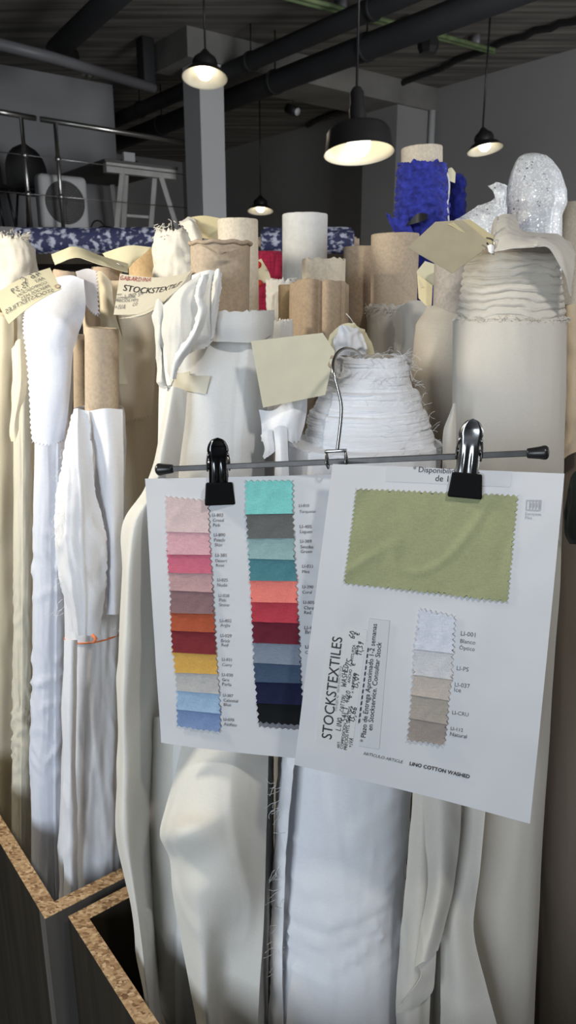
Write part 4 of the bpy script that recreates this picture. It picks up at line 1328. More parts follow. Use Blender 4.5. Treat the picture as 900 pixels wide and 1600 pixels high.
# blue crochet roll
rows = [(258, 624, 695), (275, 622, 696), (330, 619, 699), (348, 616, 698), (365, 622, 698), (420, 624, 698), (600, 626, 698)]
pl = (1.46, 1.46)
t = roll_root('fabric_roll', rows, pl, 'royal blue crochet-textured roll with pale core standing at the back')
mb, cs = wound(rows, pl, n=110, seg=150, seed=51, amp=.02, sy=14, lump=.0022, lumpf=150, rag=.007, coil=.005, coilf=68, dense=(258, 400, 110)); mb.build('fabric', M['blue'], t)
tube((231, 627, 691), (300, 627, 691), (1.46, 1.46), rag=.0006).build('cardboard_core', M['palecore'], t)
sheet([[(604, 332, 1.42), (616, 340, 1.41), (636, 335, 1.4)], [(608, 345, 1.42), (622, 352, 1.41), (640, 350, 1.4)], [(618, 362, 1.42), (630, 366, 1.41), (645, 366, 1.4)]], 16, 12, seed=52, amp=.006, sc=50, thick=.003).build('loose_edge', M['blue'], t)
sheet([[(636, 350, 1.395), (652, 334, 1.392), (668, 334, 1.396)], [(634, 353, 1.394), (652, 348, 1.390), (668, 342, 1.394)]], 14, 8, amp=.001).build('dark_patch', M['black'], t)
rows = [(272, 706, 724), (280, 703, 728), (330, 702, 728), (400, 702, 728)]
t = roll_root('fabric_roll', rows, (1.53, 1.53), 'narrow royal blue roll just right of the larger blue roll')
mb, cs = wound(rows, (1.53, 1.53), seed=53, amp=.06, lump=.004, lumpf=110); mb.build('fabric', M['blue'], t)
t = empty('paper_tag', UY(703, 300, 1.44), 'small cream tag on a white ribbon between the two blue rolls', 'tag')
sheet([[(700, 264, 1.44), (706, 262, 1.44), (712, 270, 1.445)], [(701, 282, 1.44), (706, 284, 1.44), (711, 286, 1.445)]], 8, 8, amp=.0005).build('paper', M['creampaper'], t)
mb = MB(); tube_path(mb, spline([UY(690, 255, 1.45), UY(697, 266, 1.44), UY(702, 290, 1.44), UY(699, 320, 1.435), UY(701, 345, 1.435)], 24), .0016, 6); mb.build('ribbon', M['thread'], t)
# silver glitter roll
PS = (1.53, 1.53)
rows = [(241, 818, 842), (243, 812, 852), (252, 806, 862), (270, 799, 874), (300, 792, 884), (318, 790, 885), (336, 793, 877), (450, 791, 876), (700, 791, 876)]
pl = PS
t = roll_root('fabric_roll', rows, pl, 'silver glitter fabric roll with wrapped rounded top at the upper right')
mb, cs = wound(rows, pl, seed=54, amp=.05, sy=10, capr=.05); mb.build('fabric', M['silver'], t)
sheet([[(712, 345, 1.42), (738, 326, 1.41), (765, 314, 1.40), (792, 300, 1.405)], [(708, 356, 1.40), (738, 342, 1.39), (768, 332, 1.38), (792, 325, 1.39)], [(712, 374, 1.40), (742, 366, 1.385), (770, 358, 1.38), (790, 352, 1.39)], [(716, 392, 1.40), (745, 390, 1.39), (770, 390, 1.385), (790, 390, 1.39)]], 40, 36, seed=55, amp=.003, sc=20).build('draped_flap', M['silver'], t)
sheet([[(762, 291, 1.395), (778, 285, 1.39), (791, 292, 1.395)], [(772, 302, 1.385), (781, 300, 1.38), (791, 306, 1.385)], [(776, 330, 1.39), (782, 328, 1.385), (787, 332, 1.39)]], 14, 18, seed=56, amp=.003, sc=40).build('twisted_edge', M['silver'], t)
tag(tube((316, 882, 925), (450, 882, 925), (1.62, 1.62), to_floor=True).build('cardboard_tube', M['palecore']), 'pale pinkish tube at the right picture edge behind the silver roll', 'cardboard tube')

# horizontal navy print rolls on a rack
t = empty('storage_rack', Vector((-.1, 2.2, 0)), 'plain dark rack under the navy print rolls at the back', 'rack')
SZ = UY(250, 402, 2.1).z
mb = MB(); box(mb, Vector((-.1, 2.15, SZ - .012)), X * .85, Y * .2, Z * .012); mb.build('shelf', M['panel'], t, smooth=False)
for sx in (-.9, .7):
    for sy in (1.98, 2.32):
        mb = MB(); box(mb, Vector((sx, sy, (SZ - .024) / 2)), X * .02, Y * .02, Z * ((SZ - .024) / 2)); mb.build('upright', M['panel'], t, smooth=False)


def lying(px0, px1, py, Yc, r, label, seed):
    a = UY(px0, py, Yc); b = UY(px1, py, Yc)
    a.z = b.z = SZ + r + .002
    t = empty('fabric_roll', Vector(((a.x + b.x) / 2, Yc, SZ)), label, 'fabric roll', 'navy print rolls lying at the back')
    mb = MB(); n = 60
    rows = []
    for i in range(n):
        p = a.lerp(b, i / (n - 1))
        rows.append([p + (Y * math.cos(2 * PI * k / 40) + Z * math.sin(2 * PI * k / 40)) * r * (1 + .05 * noise.noise(Vector((p.x * 12, math.cos(2 * PI * k / 40), math.sin(2 * PI * k / 40) + seed)))) for k in range(40)])
    mb.grid(rows, True)
    mb.f.append(tuple(range(40))); mb.f.append(tuple(range((n - 1) * 40, n * 40)))
    mb.build('fabric', M['navy'], t)
    mb = MB(); tube_path(mb, [a - X * .015, b + X * .015], r * .35, 16); mb.build('cardboard_core', M['kraft'], t)


lying(28, 245, 380, 2.06, .035, 'navy and white print roll lying below the mezzanine at the left', 1)
lying(408, 552, 378, 2.03, .03, 'front navy print roll lying behind the tallest white tube', 2)
lying(412, 548, 370, 2.12, .038, 'rear navy print roll lying behind the tallest white tube', 3)

# ================================================================== TAGS
# left printed tag
pt = Patch((78, 419, .90), (-10, 462, .85), (14, 507, .83), (96, 452, .87), bend=.004)
t = empty('paper_tag', pt.at(.5, .5), 'cream printed tag upside down at the left edge', 'tag')
pt.quad([(0, 0), (1, 0), (1, 1), (0, 1)], 0, .0006, 16, 12, uvs=True).build('paper', M['creampaper'], t)
printed(pt, t, [('STOCKSTEXTILES', (84, 457), (10, 492))], 'greyink', off=.0012)
printed(pt, t, [('COMPOSICION', (74, 444), (28, 466)), ('PRECIOS MTS', (78, 450), (34, 471)), ('ART', (70, 437), (56, 444))], 'greyink', off=.0012)
printed(pt, t, [('13,39', (46, 449), (20, 461)), ('46 C', (64, 431), (36, 444))], 'greyink', hand=True, name='handwriting', off=.0012)
mb = MB(); lathe(mb, pt.at(.04, .85, .0008), [(.0015, 0), (.0035, .0006), (.0042, 0)], 16, pt.n); mb.build('eyelet', M['kraft'], t)
# folded printed tag
pt = Patch((188, 428, .93), (300, 424, .84), (262, 470, .80), (178, 492, .87), bend=-.008)
t = empty('paper_tag', pt.at(.5, .5), 'folded grey-cream tag with printed black heading and red handwriting beside the gathered flap', 'tag')
pt.quad([(0, 0), (1, 0), (1, 1), (0, 1)], 0, .0006, 26, 14, uvs=True).build('paper', M['greytag'], t)
printed(pt, t, [('STOCKSTEXTILES', (193, 455), (284, 446))], 'ink', off=.0013)
printed(pt, t, [('ART', (183, 463), (191, 463)), ('COMPOSICION', (182, 468), (212, 467)), ('PRECIOS MTS', (181, 473), (216, 472))], 'greyink', off=.0013)
printed(pt, t, [('GABARDINA', (188, 438), (236, 441))], 'redink', hand=True, name='handwriting', off=.0013)
printed(pt, t, [('LINO 54', (196, 467), (224, 462)), ('+IVA', (180, 484), (196, 484)), ('CO', (208, 480), (215, 478))], 'greyink', hand=True, name='handwriting', off=.0013)
sheet([[(240, 482, .815), (262, 462, .805), (296, 430, .81)], [(206, 494, .83), (240, 484, .80), (280, 450, .80)], [(186, 498, .845), (222, 494, .815), (252, 478, .80)]], 20, 12, amp=.0004, seed=60, thick=.0006).build('folded_half', M['greytag'], t)
# blank cream tag on top
mb = sheet([[(80, 397, 1.09), (118, 386, 1.08), (160, 400, 1.08), (200, 412, 1.09)], [(82, 404, 1.05), (120, 396, 1.04), (160, 408, 1.04), (200, 420, 1.05)], [(86, 414, 1.02), (118, 402, 1.02), (158, 414, 1.02), (200, 426, 1.03)]], 36, 14, amp=.001, seed=61, thick=.0007)
t = empty('paper_tag', UY(140, 410, 1.05), 'blank curved cream tag above the beige roll on the left', 'tag')
mb.build('paper', M['creampaper'], t)
mb = MB(); tube_path(mb, [UY(182, 411, 1.02), UY(194, 417, 1.02)], .0008, 6); mb.build('staple', M['steel'], t)
mb = sheet([[(160, 396, 1.14), (200, 384, 1.14), (236, 386, 1.15)], [(170, 408, 1.13), (200, 398, 1.13), (226, 396, 1.14)], [(196, 424, 1.12), (202, 418, 1.12), (208, 410, 1.13)]], 20, 12, amp=.001, seed=62, thick=.0007)
tag(mb.build('paper_sheet', M['creampaper']), 'cream paper sheet behind the blank curved tag, left of the orange tube', 'paper')
# yellow paper by tuft
mb = sheet([[(295, 340, 1.10), (318, 337, 1.10), (343, 341, 1.10)], [(305, 352, 1.09), (322, 356, 1.09), (343, 360, 1.09)], [(316, 372, 1.085), (328, 374, 1.085), (343, 378, 1.085)]], 20, 14, amp=.001, seed=63, thick=.0007)
tag(mb.build('paper_tag', M['yellowpaper']), 'yellowed paper tag tucked beside the tall pale cream tube', 'tag')
# blank label
t = empty('paper_tag', UY(460, 580, .775), 'large blank cream tag with brown eyelet left of the wire hook', 'tag')
bl = [(392, 533, .765), (504, 520, .775), (523, 549, .783), (508, 617, .775), (411, 637, .755)]
poly_card(bl, .0007).build('paper', M['labelpaper'], t, smooth=False)
c = UY(518, 565, .776)
mb = MB(); lathe(mb, c, [(.0028, 0), (.0032, .001), (.0062, .001), (.0068, 0), (.0062, -.0008), (.0032, -.0008), (.0028, 0)], 24, Vector((-.1, -1, .1)).normalized())
for v in mb.v: v.x = c.x + (v.x - c.x) * .75
mb.build('eyelet', M['kraft'], t)
# crinkled tag above hook
t = empty('paper_tag', UY(545, 530, .90), 'crumpled cream tag with white paper just above the wire hook', 'tag')
sheet([[(516, 524, .905), (535, 506, .90), (555, 506, .90), (572, 520, .905)], [(514, 540, .90), (535, 535, .89), (560, 530, .89), (582, 545, .90)], [(520, 556, .895), (540, 556, .89), (562, 556, .89), (583, 556, .90)]], 26, 20, seed=64, amp=.004, sc=36).build('paper', M['creampaper'], t)
sheet([[(532, 514, .885), (545, 510, .88), (562, 516, .885)], [(524, 535, .88), (545, 530, .875), (570, 536, .88)], [(528, 556, .88), (548, 556, .875), (572, 556, .88)]], 30, 24, seed=65, amp=.006, sc=55).build('white_paper', M['pure'], t)
mb = MB(); tube_path(mb, spline([UY(541, 490, .93), UY(548, 498, .92), UY(553, 506, .905)], 10), .0005, 5); mb.build('string', M['thread'], t)
# card by right roll, its shade put into the tan paper colour
t = empty('paper_tag', UY(705, 395, .83), 'blank card in shaded tan pinned at the top of the coil-folded roll', 'tag')
poly_card([(637, 387, .815), (680, 347, .84), (722, 344, .845), (768, 382, .83), (707, 427, .795)], .0007).build('paper', M['shadedtan'], t, smooth=False)
poly_card([(722, 344, .85), (734, 343, .855), (786, 380, .84), (769, 386, .832), (700, 350, .85)], .0007).build('second_paper', M['yellowpaper'], t, smooth=False)
mb = MB()
tube_path(mb, spline([UY(760, 372, .818), UY(768, 374, .814), UY(772, 381, .812), UY(766, 386, .812), UY(761, 380, .814), UY(768, 394, .808), UY(772, 398, .806)], 30), .0009, 6)
mb.build('safety_pin', M['chrome'], t)
sheet([[(762, 384, .812), (768, 382, .808), (772, 386, .81)], [(764, 394, .807), (768, 396, .804), (771, 396, .806)]], 8, 8, amp=.001, seed=66).build('thread_knot', M['thread'], t)
# yellow cards behind
t = empty('paper_tag', UY(665, 445, 1.05), 'two folded yellowed cards beside the wide speckled brown tube', 'tag')
poly_card([(651, 424, 1.04), (664, 408, 1.05), (682, 414, 1.05), (680, 445, 1.04), (658, 450, 1.035)], .0007).build('paper', M['creampaper'], t, smooth=False)
poly_card([(652, 428, 1.038), (676, 446, 1.03), (674, 486, 1.028), (654, 466, 1.032)], .0007).build('second_paper', M['yellowpaper'], t, smooth=False)

# ================================================================== HANGER
t = empty('clip_hanger', UY(526, 715, .69), 'wire trouser hanger with two chrome clips hooked on the white cone roll', 'hanger')
HANG = t
BL_, BR_ = UY(248, 733.5, .735), UY(853, 707, .637)
bd = (BR_ - BL_).normalized()
up = (Z - bd * Z.dot(bd)).normalized()
fwd = bd.cross(up)          # points away from the viewer
if fwd.y < 0: fwd = -fwd


def barpt(px):
    """point on the bar at pixel column px"""
    lo, hi = 0.0, 1.0
    for _ in range(30):
        m_ = (lo + hi) / 2
        if project(BL_.lerp(BR_, m_))[0] < px: lo = m_
        else: hi = m_
    return BL_.lerp(BR_, lo)


mb = MB(); c = (BL_ + BR_) / 2; L = (BR_ - BL_).length
box(mb, c, bd * (L / 2 - .008), up * .0027, fwd * .0016)
bevel(mb.build('bar', M['bar'], t, smooth=False), .0006)
for e, s, px in ((BL_, -1, 'l'), (BR_, 1, 'r')):
    mb = MB()
    lathe(mb, e - bd * s * .016, [(.0005, 0), (.0038, 0), (.0045, .001), (.0055, .010), (.0064, .0145), (.0062, .0165), (.0045, .0182), (.0005, .0188)], 24, bd * s)
    mb.build('end_cap', M['rubber'], t)
# hook and saddle
hb = barpt(526)
hook = [(527, 704, hb.y), (530, 680, hb.y + .002), (533, 652, hb.y + .004), (533, 630, hb.y + .006), (527, 603, hb.y + .008), (521, 582, hb.y + .012), (521, 566, hb.y + .02), (527, 552, hb.y + .035), (538, 545, hb.y + .055), (550, 546, hb.y + .08), (559, 551, hb.y + .10), (565, 558, hb.y + .115)]
mb = MB(); tube_path(mb, spline([UY(*h) for h in hook], 80), .0017, 12); mb.build('hook', M['chrome'], t)
sd = MB()
w_ = .0092
for d in (-1, 1):
    f0 = fwd * d * .0052
    tube_path(sd, [hb - bd * w_ + up * .0105 + f0 * .2, hb - bd * w_ * 1.02 + up * .0 + f0, hb - bd * w_ * .9 - up * .0055 + f0 * .5], .0011, 8)
    tube_path(sd, [hb + bd * w_ + up * .0105 + f0 * .2, hb + bd * w_ * 1.02 + up * .0 + f0, hb + bd * w_ * .9 - up * .0055 + f0 * .5], .0011, 8)
box(sd, hb + up * .0105, bd * (w_ + .001), up * .0012, fwd * .0035)
for s in (-1, 1): tube_path(sd, [hb + bd * s * w_ * .9 - up * .0055 - fwd * .003, hb + bd * s * w_ * .9 - up * .0055 + fwd * .003], .0011, 8)
bevel(sd.build('saddle', M['chrome'], t), .0003)


def clip(px, ptop, pbot, yaw, patch, mat, rub):
    p = barpt(px)
    D = (p - CAM).dot(FW); k = D / F
    u_, v_ = patch.inv(px, pbot - 16)
    T = patch.at(u_, v_)
    up = (patch.at(u_, 0) - patch.at(u_, .4)).normalized()
    p = T + up * ((pbot - 16 - project(p)[1]) * k)
    b_ = (Matrix.Rotation(yaw, 3, 'Z') @ bd)
    b_ = (b_ - up * b_.dot(up)).normalized()
    f_ = b_.cross(up).normalized()
    if f_.y < 0: f_ = -f_
    # heights from the pixels
    pyb = project(p)[1]
    zt, zb = (pyb - ptop) * k, (pbot - pyb) * k
    r = empty('clip', p - wloc(t)); r.parent = t
    o_ = bpy.data.objects
    W = .0105

    def plate(side):
        """side -1 front plate, +1 back plate; leaning apart at the top"""
        n, m_ = 44, 17
        P, N = [], []
        for i in range(n):
            v = i / (n - 1)
            z = zt - (zt + zb - .004) * v
            if v < .22: w = W * .96 * math.sqrt(max(.0, 1 - ((.22 - v) / .22) ** 2)) + .0004
            elif v < .36: w = W * (.96 - .10 * (v - .22) / .14)
            elif v < .72: w = W * (.86 + .08 * (v - .36) / .36)
            else: w = W * (.94 + .5 * ((v - .72) / .28) ** 1.3)
            gap = .0018 + .0105 * (1 - v) ** 1.1 * (1 if v < .8 else 1)
            row, nr = [], []
            for j in range(m_):
                u = j / (m_ - 1) * 2 - 1
                d = gap - .0028 * max(0, abs(u) - .78) / .22          # turned-in flanges
                if .34 < v < .80: d += .0018 * math.exp(-((abs(u) - .38) / .17) ** 2) * math.sin(PI * (v - .34) / .46)   # two pressed ribs
                if v < .24: d -= .0012 * math.exp(-(((u) ** 2 + ((v - .14) / .1) ** 2) * 2.2))   # thumb dimple
                row.append(p + b_ * (u * w) + up * z + f_ * side * d)
                nr.append(f_ * side)
            P.append(row); N.append(nr)
        return thicken(P, N, .0007)
    a = plate(-1).build('front_plate', M[mat], r)
    plate(1).build('back_plate', M[mat], r)
    # spring band at the sides
    mb = MB()
    for s in (-1, 1):
        tube_path(mb, spline([p + b_ * s * W * .92 + up * zt * .45 - f_ * .008, p + b_ * s * W * 1.05 + up * zt * .2 - f_ * .003, p + b_ * s * W * 1.05 - up * .004, p + b_ * s * W * 1.05 + up * zt * .2 + f_ * .003, p + b_ * s * W * .92 + up * zt * .45 + f_ * .008], 20), .0009, 6)
    tube_path(mb, [p - b_ * W * 1.0 + up * .004, p + b_ * W * 1.0 + up * .004], .0028, 10)
    mb.build('spring', M['chrome'], r)
    for s in (-1, 1):
        mb = MB()
        box(mb, p - up * (zb - rub / 2) + f_ * s * .0042, b_ * .0152, up * rub / 2, f_ * .003)
        for v in mb.v:
            q = (v - p).dot(up)
            if q > -zb + rub * .6:
                v -= b_ * ((v - p).dot(b_)) * .14
        bevel(mb.build('jaw', M['jaw'], r, smooth=False), .0016, 3)
    return r


# ================================================================== SWATCH CARDS
SW = {}


def swmat(rgb, gain=1.0):
    key = rgb
    if key not in SW:
        c = lin(*rgb)
        g_ = sum(c) / 3
        c = tuple(x + (g_ - x) * .12 for x in c)
        SW[key] = cloth('linen_%d_%d_%d' % rgb, mul(c, gain), fine=1700, bs=.5, var=.12, sheen=.05, wr=0)
    return SW[key]


# ---- left card
LP = Patch((227, 748, .735), (528, 741, .70), (536, 1191, .655), (252, 1160, .69), bend=.004, bendv=.002)
t = empty('swatch_card', LP.at(.5, 1.0), 'left white swatch card with two columns of coloured pinked swatches', 'swatch card')
LP.quad([(0, 0), (1, 0), (1, 1), (0, 1)], -.0012, .0012, 24, 30, uvs=True, amp=.0006, sc=12).build('card', M['cardpaper'], t)
G_ = 0.92
c1 = [((258, 774), (328, 781)), ((260, 830), (329, 832)), ((261, 865.5), (331, 866)), ((263, 894), (333, 895)), ((265.3, 921.4), (334.5, 924.5)), ((266, 956.5), (336, 958)), ((267, 984), (338, 987)), ((269, 1018), (339.5, 1021.5)), ((273.6, 1049.6), (342, 1052)), ((275.5, 1077.6), (344.7, 1083)), ((276, 1107), (346, 1113.5)), ((276.7, 1134), (346, 1143.7))]
n1 = [('pale pink', (214, 188, 186)), ('soft pink', (220, 164, 172)), ('rose pink', (206, 96, 122)), ('dusty nude', (192, 150, 150)), ('mauve brown', (140, 106, 108)), ('burnt orange', (178, 78, 40)), ('brick red', (128, 36, 44)), ('curry yellow', (214, 164, 62)), ('pearl grey', (182, 180, 178)), ('light blue', (150, 182, 212)), ('medium blue', (116, 142, 186))]
c2 = [((382.4, 749.6), (459, 749.6)), ((384, 803), (459.5, 801.7)), ((386, 841), (461, 840)), ((388, 872), (462, 874)), ((390, 906), (465.6, 907)), ((392, 939.6), (466, 941)), ((393, 970), (468, 972.5)), ((394.5, 1002.8), (470, 1005.8)), ((395.7, 1034), (471, 1038)), ((398, 1064), (472, 1066)), ((400.6, 1097), (476, 1100)), ((403, 1128.6), (480, 1133))]
n2 = [('turquoise', (116, 206, 200)), ('dark grey', (102, 104, 102)), ('smoke green', (142, 176, 176)), ('teal', (70, 130, 140)), ('coral', (242, 122, 108)), ('claret red', (186, 46, 64)), ('burgundy', (104, 24, 44)), ('blue grey', (124, 136, 152)), ('slate blue', (62, 82, 108)), ('navy', (20, 28, 62)), ('black', (14, 18, 22))]


def column(patch, edges, names, gain, tooth=.0021, nu=17):
    n = len(names)
    for i in range(n - 1, -1, -1):
        (tl, tr), (bl, br) = edges[i], edges[i + 1]
        # tuck the top under the neighbour above
        if i > 0:
            f = .22
            tl = (tl[0] + (tl[0] - bl[0]) * f, tl[1] + (tl[1] - bl[1]) * f); tr = (tr[0] + (tr[0] - br[0]) * f, tr[1] + (tr[1] - br[1]) * f)
        hpx = bl[1] - tl[1]
        nv = max(7, 2 * int(hpx / 8.2) + 1)
        pk = 'LR' + ('T' if i == 0 else '') + ('B' if i == n - 1 else '')
        base = .0006 + .00055 * (n - i) / n
        o = patch.quad([tl, tr, br, bl], base, .0007, nu, nv, pk, tooth, amp=.00045, sc=75, seed=i * 3 + gain, lift=.0013, liftpow=4).build('fabric_swatch', swmat(names[i][1], G_), t)
        o['label'] = names[i][0] + ' linen swatch with pinked edges'


LP.quad([(404, 1120), (478, 1126), (478, 1142), (405, 1136)], .0003, .0005, 17, 7, 'B').build('swatch_backing', swmat((120, 120, 128)), t)
column(LP, c1, n1, 1.0)
column(LP, c2, n2, 2.0)
LT = [[('LI-802', (332, 807), (349, 807)), ('Cristal', (333, 815), (350, 815)), ('Pink', (333.5, 822.5), (344.7, 822.5))],
      [('LI-890', (334.5, 838), (352, 838)), ('Peach', (335, 846), (351, 846)), ('Skin', (336, 853.5), (347, 853.5))],
      [('LI-381', (337, 869.7), (354, 870)), ('Desert', (337, 878), (355, 878.3)), ('Rose', (338, 885), (350.5, 885.3))],
      [('LI-025', (340, 908), (356, 908.4)), ('Nude', (340, 916), (355, 916.4))],
      [('LI-028', (342, 932.5), (358.3, 933)), ('Pink', (342.8, 939.6), (354, 940)), ('Stone', (342.8, 946.8), (358, 947.3))],
      [('LI-402', (344, 971.8), (361.7, 972.4)), ('Argila', (344.7, 978.6), (359.8, 979.2))],
      [('LI-029', (344.7, 995), (362, 995.8)), ('Brick', (345.8, 1003), (359.8, 1003.7)), ('Red', (346.6, 1009.6), (356.8, 1010))],
      [('LI-031', (347.3, 1032), (362.4, 1033)), ('Curry', (347.7, 1040), (362.4, 1041))],
      [('LI-030', (347.3, 1056), (364.3, 1057)), ('Gris', (347.7, 1063.6), (358.6, 1064.3)), ('Perla', (347.7, 1070.8), (361.7, 1071.7))],
      [('LI-387', (348.8, 1087.8), (364.7, 1089)), ('Celestial', (349.6, 1095.7), (372, 1097.4)), ('Blue', (350, 1102.5), (361, 1103.3))],
      [('LI-078', (349.6, 1125.5), (366, 1127)), ('Azafata', (350, 1133), (370, 1134.8))],
      [('LI-810', (467.4, 792), (483, 792)), ('Turquoise', (468, 801), (493, 801))],
      [('LI-405', (468.6, 825), (487, 825.3)), ('Liquen', (469, 832.7), (487.5, 833))],
      [('LI-389', (469.3, 847.8), (486.7, 848)), ('Smoke', (469.7, 856.5), (489.7, 857)), ('Green', (470, 863.6), (487.5, 864))],
      [('LI-033', (472.4, 886.7), (489.4, 887.2)), ('Mint', (472.4, 895), (484, 895.3))],
      [('LI-390', (472.7, 918.8), (489.4, 919.4)), ('Coral', (472.7, 927), (487, 927.4))],
      [('LI-805', (474, 943), (490.9, 943.7)), ('Claret', (475, 951.7), (493, 952.5)), ('Red', (475.4, 959), (485.6, 959.4))],
      [('LI-4', (475.8, 983), (487, 983.5)), ('Bri', (477, 990), (486, 990.5))],
      [('LI-', (477, 1013), (484.5, 1013.4)), ('C', (477, 1021), (481, 1021.2))]]
for ln in LT: printed(LP, t, ln, 'greyink', off=.0011)

# ---- right card
RP = Patch((520, 725, .672), (882, 740, .628), (828, 1287, .575), (460, 1195, .612), bend=-.004, bendv=.003)
t = empty('swatch_card', RP.at(.5, 1.0), 'right white swatch card with large sage green swatch and printed stickers', 'swatch card')
RP.quad([(0, 0), (1, 0), (1, 1), (0, 1)], -.0014, .0014, 24, 30, uvs=True, amp=.0005, sc=12).build('card', M['cardpaper'], t)
o = RP.quad([(556, 762.5), (811, 773), (794, 942.5), (536, 912.5)], .0006, .0008, 61, 45, 'LRTB', .0024, amp=.0011, sc=26, seed=5).build('fabric_swatch', swmat((158, 162, 118), G_), t)
o['label'] = 'large sage green linen swatch with pinked edges'
c3 = [((655, 949), (712.5, 961)), ((646, 1012.5), (710, 1020)), ((644, 1052.5), (707.5, 1061)), ((641.5, 1083.5), (702.5, 1093.5)), ((638.5, 1120), (700, 1131)), ((635, 1156), (695, 1165))]
n3 = [('optic white', (208, 212, 224)), ('off-white', (204, 204, 206)), ('ice beige', (192, 180, 168)), ('raw linen', (170, 160, 148)), ('natural taupe', (154, 142, 134))]
column(RP, c3, n3, 3.0, .0024, 15)
s1 = RP.quad([(515, 976), (574, 984), (549, 1181), (492, 1169)], .0001, .0003, 8, 12).build('price_sticker', M['sticker'], t)
printed(RP, s1, [('STOCKSTEXTILES', (518, 1155), (535, 996))], 'ink', off=.0010)
printed(RP, s1, [('TANGER 46   08018 BARCELONA', (526.7, 1111.6), (534.4, 1040))], 'paleink', off=.0010)
printed(RP, s1, [('ART.', (530.5, 1169), (532, 1158)), ('COMPOSICION', (536, 1170), (541.4, 1130)), ('PRECIOS MTS. SUELTOS', (542, 1171.5), (549.8, 1104)), ('ANCHO', (547, 1067), (550.3, 1046)), ('MTS./PZA', (552, 1031.5), (555.5, 1007.4)), ('x 1/2 PIEZA', (552.3, 1083), (556.4, 1053)), ('PIEZA', (558.5, 1022), (560.6, 1008))], 'ink', off=.0010)
printed(RP, s1, [('LINO', (532, 1142), (535, 1122.5)), ('COTTON', (536.8, 1112), (540, 1087)), ('WASHED', (540.6, 1073.5), (544.5, 1039)), ('54LI', (542, 1128), (544, 1106)), ('46CO', (545.3, 1098), (548, 1080)), ('75', (548.4, 1042), (550.8, 1031.5)), ('60', (553.9, 998), (556, 987)), ('+IVA', (550, 1168), (552, 1153.6)), ('13,66', (553, 1129.5), (557.8, 1106)), ('13,09', (558.5, 1076.6), (561.7, 1053)), ('11,39', (564.5, 1025), (568.5, 1004)), ('e', (549.5, 1091), (550.3, 1087)), ('e', (555, 1041), (556, 1037)), ('e', (561, 993), (562, 989))], 'ink', off=.0010, hand=True, name='handwriting')
s2 = RP.quad([(577.5, 966), (609, 970), (592.5, 1170), (561, 1165)], .0005, .0003, 6, 12).build('delivery_sticker', M['sticker2'], t)
printed(RP, s2, [('* Plazo de Entrega Aproximado 1-2 semanas', (570.5, 1159.8), (589.3, 974.8)), ('en Stockservice. Consultar Stock', (581.9, 1141), (596.3, 1003.5))], 'ink', off=.0014)
mb = MB()
for k in range(13):
    f = k / 13
    a = (561 + 15 * f, 1129 - 120 * f); b = (561 + 15 * (f + .052), 1129 - 120 * (f + .052))
    u0, v0 = RP.inv(*a); u1, v1 = RP.inv(*b); w = .0006 / RP.w
    mb.add([RP.at(u0 - w, v0, .0014), RP.at(u0 + w, v0, .0014), RP.at(u1 + w, v1, .0014), RP.at(u1 - w, v1, .0014)], [(0, 1, 2, 3)])
mb.build('dashed_line', M['ink'], s2, smooth=False)
s3 = RP.quad([(604, 727.5), (800, 738), (797, 761), (602, 752)], .0001, .0003, 8, 4).build('notice_sticker', M['sticker2'], t)
printed(RP, s3, [('* Disponibilidad', (645, 737), (722, 741)), ('-', (745, 742), (749, 742.3)), ('de 1', (680, 751.5), (700, 752.5))], 'ink', off=.0010)
printed(RP, t, [('ART\u00cdCULO-ARTICLE', (567.5, 1178.5), (629, 1192.5))], 'greyink', off=.0010)
printed(RP, t, [('LINO COTTON WASHED', (640, 1195), (733.5, 1216))], 'ink', off=.0010, bold=True)
for ln in ([('LI-001', (720, 992.5), (742.5, 995)), ('Blanco', (719, 1004), (742.5, 1006.7)), ('\u00d3ptico', (717.5, 1014), (741.5, 1017))], [('LI-PS', (713.5, 1046.5), (732, 1049))],
           [('LI-037', (710.5, 1072), (734, 1075)), ('Ice', (709.5, 1080), (720, 1081.5))], [('LI-CRU', (706.5, 1115.5), (732, 1119))], [('LI-112', (704, 1140), (723, 1143.3)), ('Natural', (703, 1149), (729, 1153.5))]):
    printed(RP, t, ln, 'greyink', off=.0010)
# small stamped mark of upright bars
mb = MB()


def rq(p):
    return [RP.at(*RP.inv(*q), .0010) for q in p]


for k in range(5):
    x = 822 + k * 4.9
    mb.add(rq([(x, 781), (x + 1.6, 781.1), (x + 1, 796.1), (x - .6, 796)]), [(0, 1, 2, 3)])
    mb.add(rq([(x, 781), (x + 4.4, 781.2), (x + 4.3, 783.2), (x - .1, 783)]), [(0, 1, 2, 3)])
    if k: mb.add(rq([(x + 1.9, 786), (x + 3.4, 786.1), (x + 2.9, 793.1), (x + 1.4, 793)]), [(0, 1, 2, 3)])
mb.add(rq([(821.4, 796), (845, 797), (844.9, 798.4), (821.3, 797.4)]), [(0, 1, 2, 3)])
mb.add(rq([(844.5, 782), (846, 782), (845, 797), (843.5, 797)]), [(0, 1, 2, 3)])
mb.build('printed_mark', M['paleink'], t, smooth=False)
printed(RP, t, [('European', (820.6, 804.5), (845, 805.6)), ('Flax', (820.4, 810.6), (831, 811))], 'paleink', off=.0010)

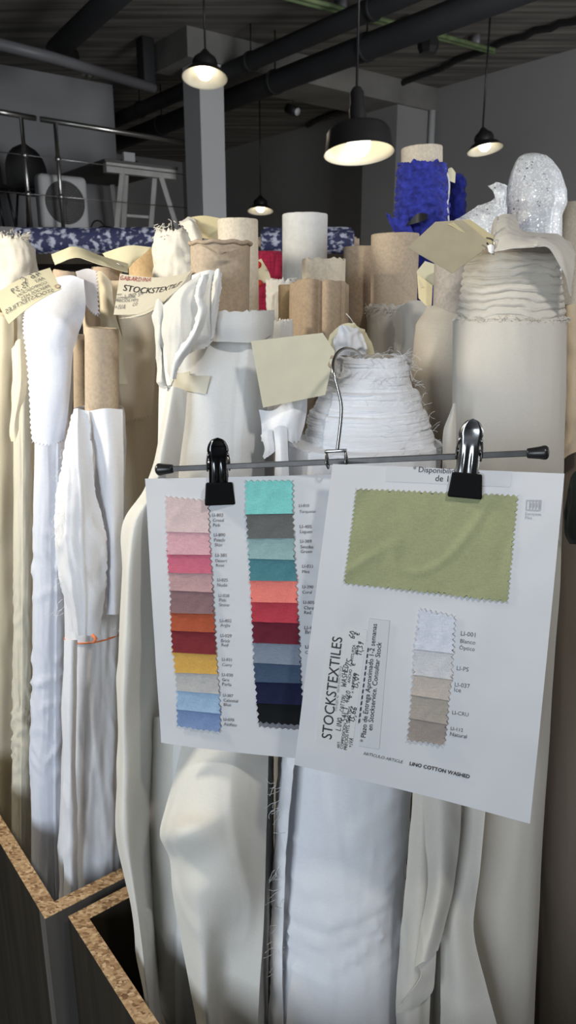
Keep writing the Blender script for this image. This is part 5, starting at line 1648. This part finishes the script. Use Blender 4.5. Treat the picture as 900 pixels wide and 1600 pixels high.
t = HANG
clip(727, 656, 778, 0.10, RP, 'chrome', .0225)
clip(343, 684, 789, 0.42, LP, 'blackchrome', .0225)

# ================================================================== LIGHT
def area(name, loc, aim, size, power, col, sizey=None):
    L = bpy.data.lights.new(name, 'AREA'); L.energy = power; L.color = col; L.size = size
    if sizey: L.shape = 'RECTANGLE'; L.size_y = sizey
    o = bpy.data.objects.new(name, L); COL.objects.link(o); o.location = loc
    o.rotation_euler = (Vector(aim) - Vector(loc)).to_track_quat('-Z', 'Y').to_euler()
    return o


def point(name, loc, power, col, r):
    L = bpy.data.lights.new(name, 'POINT'); L.energy = power; L.color = col; L.shadow_soft_size = r
    o = bpy.data.objects.new(name, L); COL.objects.link(o); o.location = loc
    return o


area('window_daylight', (-1.7, -2.2, 1.7), (.1, .8, .95), 1.8, 74, (.80, .895, 1.0), 1.5)
point('lamp_overhead_left', (-0.73, 0.76, 1.72), 20, (1.0, .91, .74), .05)
point('lamp_overhead_right', (0.30, 0.12, 2.0), 13, (1.0, .96, .91), .04)
area('hall_fill', (4.2, 1.0, 1.9), (2.6, 9.5, 4.0), 2.5, 300, (.95, .97, 1.0))  # unseen fill added to brighten the ceiling and far walls

W = bpy.data.worlds.new('world'); SC.world = W; W.use_nodes = True
W.node_tree.nodes['Background'].inputs[0].default_value = (.62, .68, .78, 1)
W.node_tree.nodes['Background'].inputs[1].default_value = .06

# ================================================================== CAMERA
cd = bpy.data.cameras.new('camera'); co = bpy.data.objects.new('camera', cd); COL.objects.link(co)
co.location = CAM
co.rotation_euler = (PI / 2 - PITCH, 0, 0)
cd.sensor_fit = 'VERTICAL'; cd.sensor_height = 36; cd.sensor_width = 36 * 900 / 1600
cd.lens = F / 1600 * 36
cd.clip_start = .01; cd.clip_end = 60
cd.dof.use_dof = True; cd.dof.focus_distance = .72; cd.dof.aperture_fstop = cd.lens / 1.6
SC.camera = co
SC.view_settings.view_transform = 'Standard'
SC.view_settings.look = 'None'
SC.view_settings.exposure = 0.0
SC.view_settings.gamma = 1.0
SC.view_settings.use_curve_mapping = False
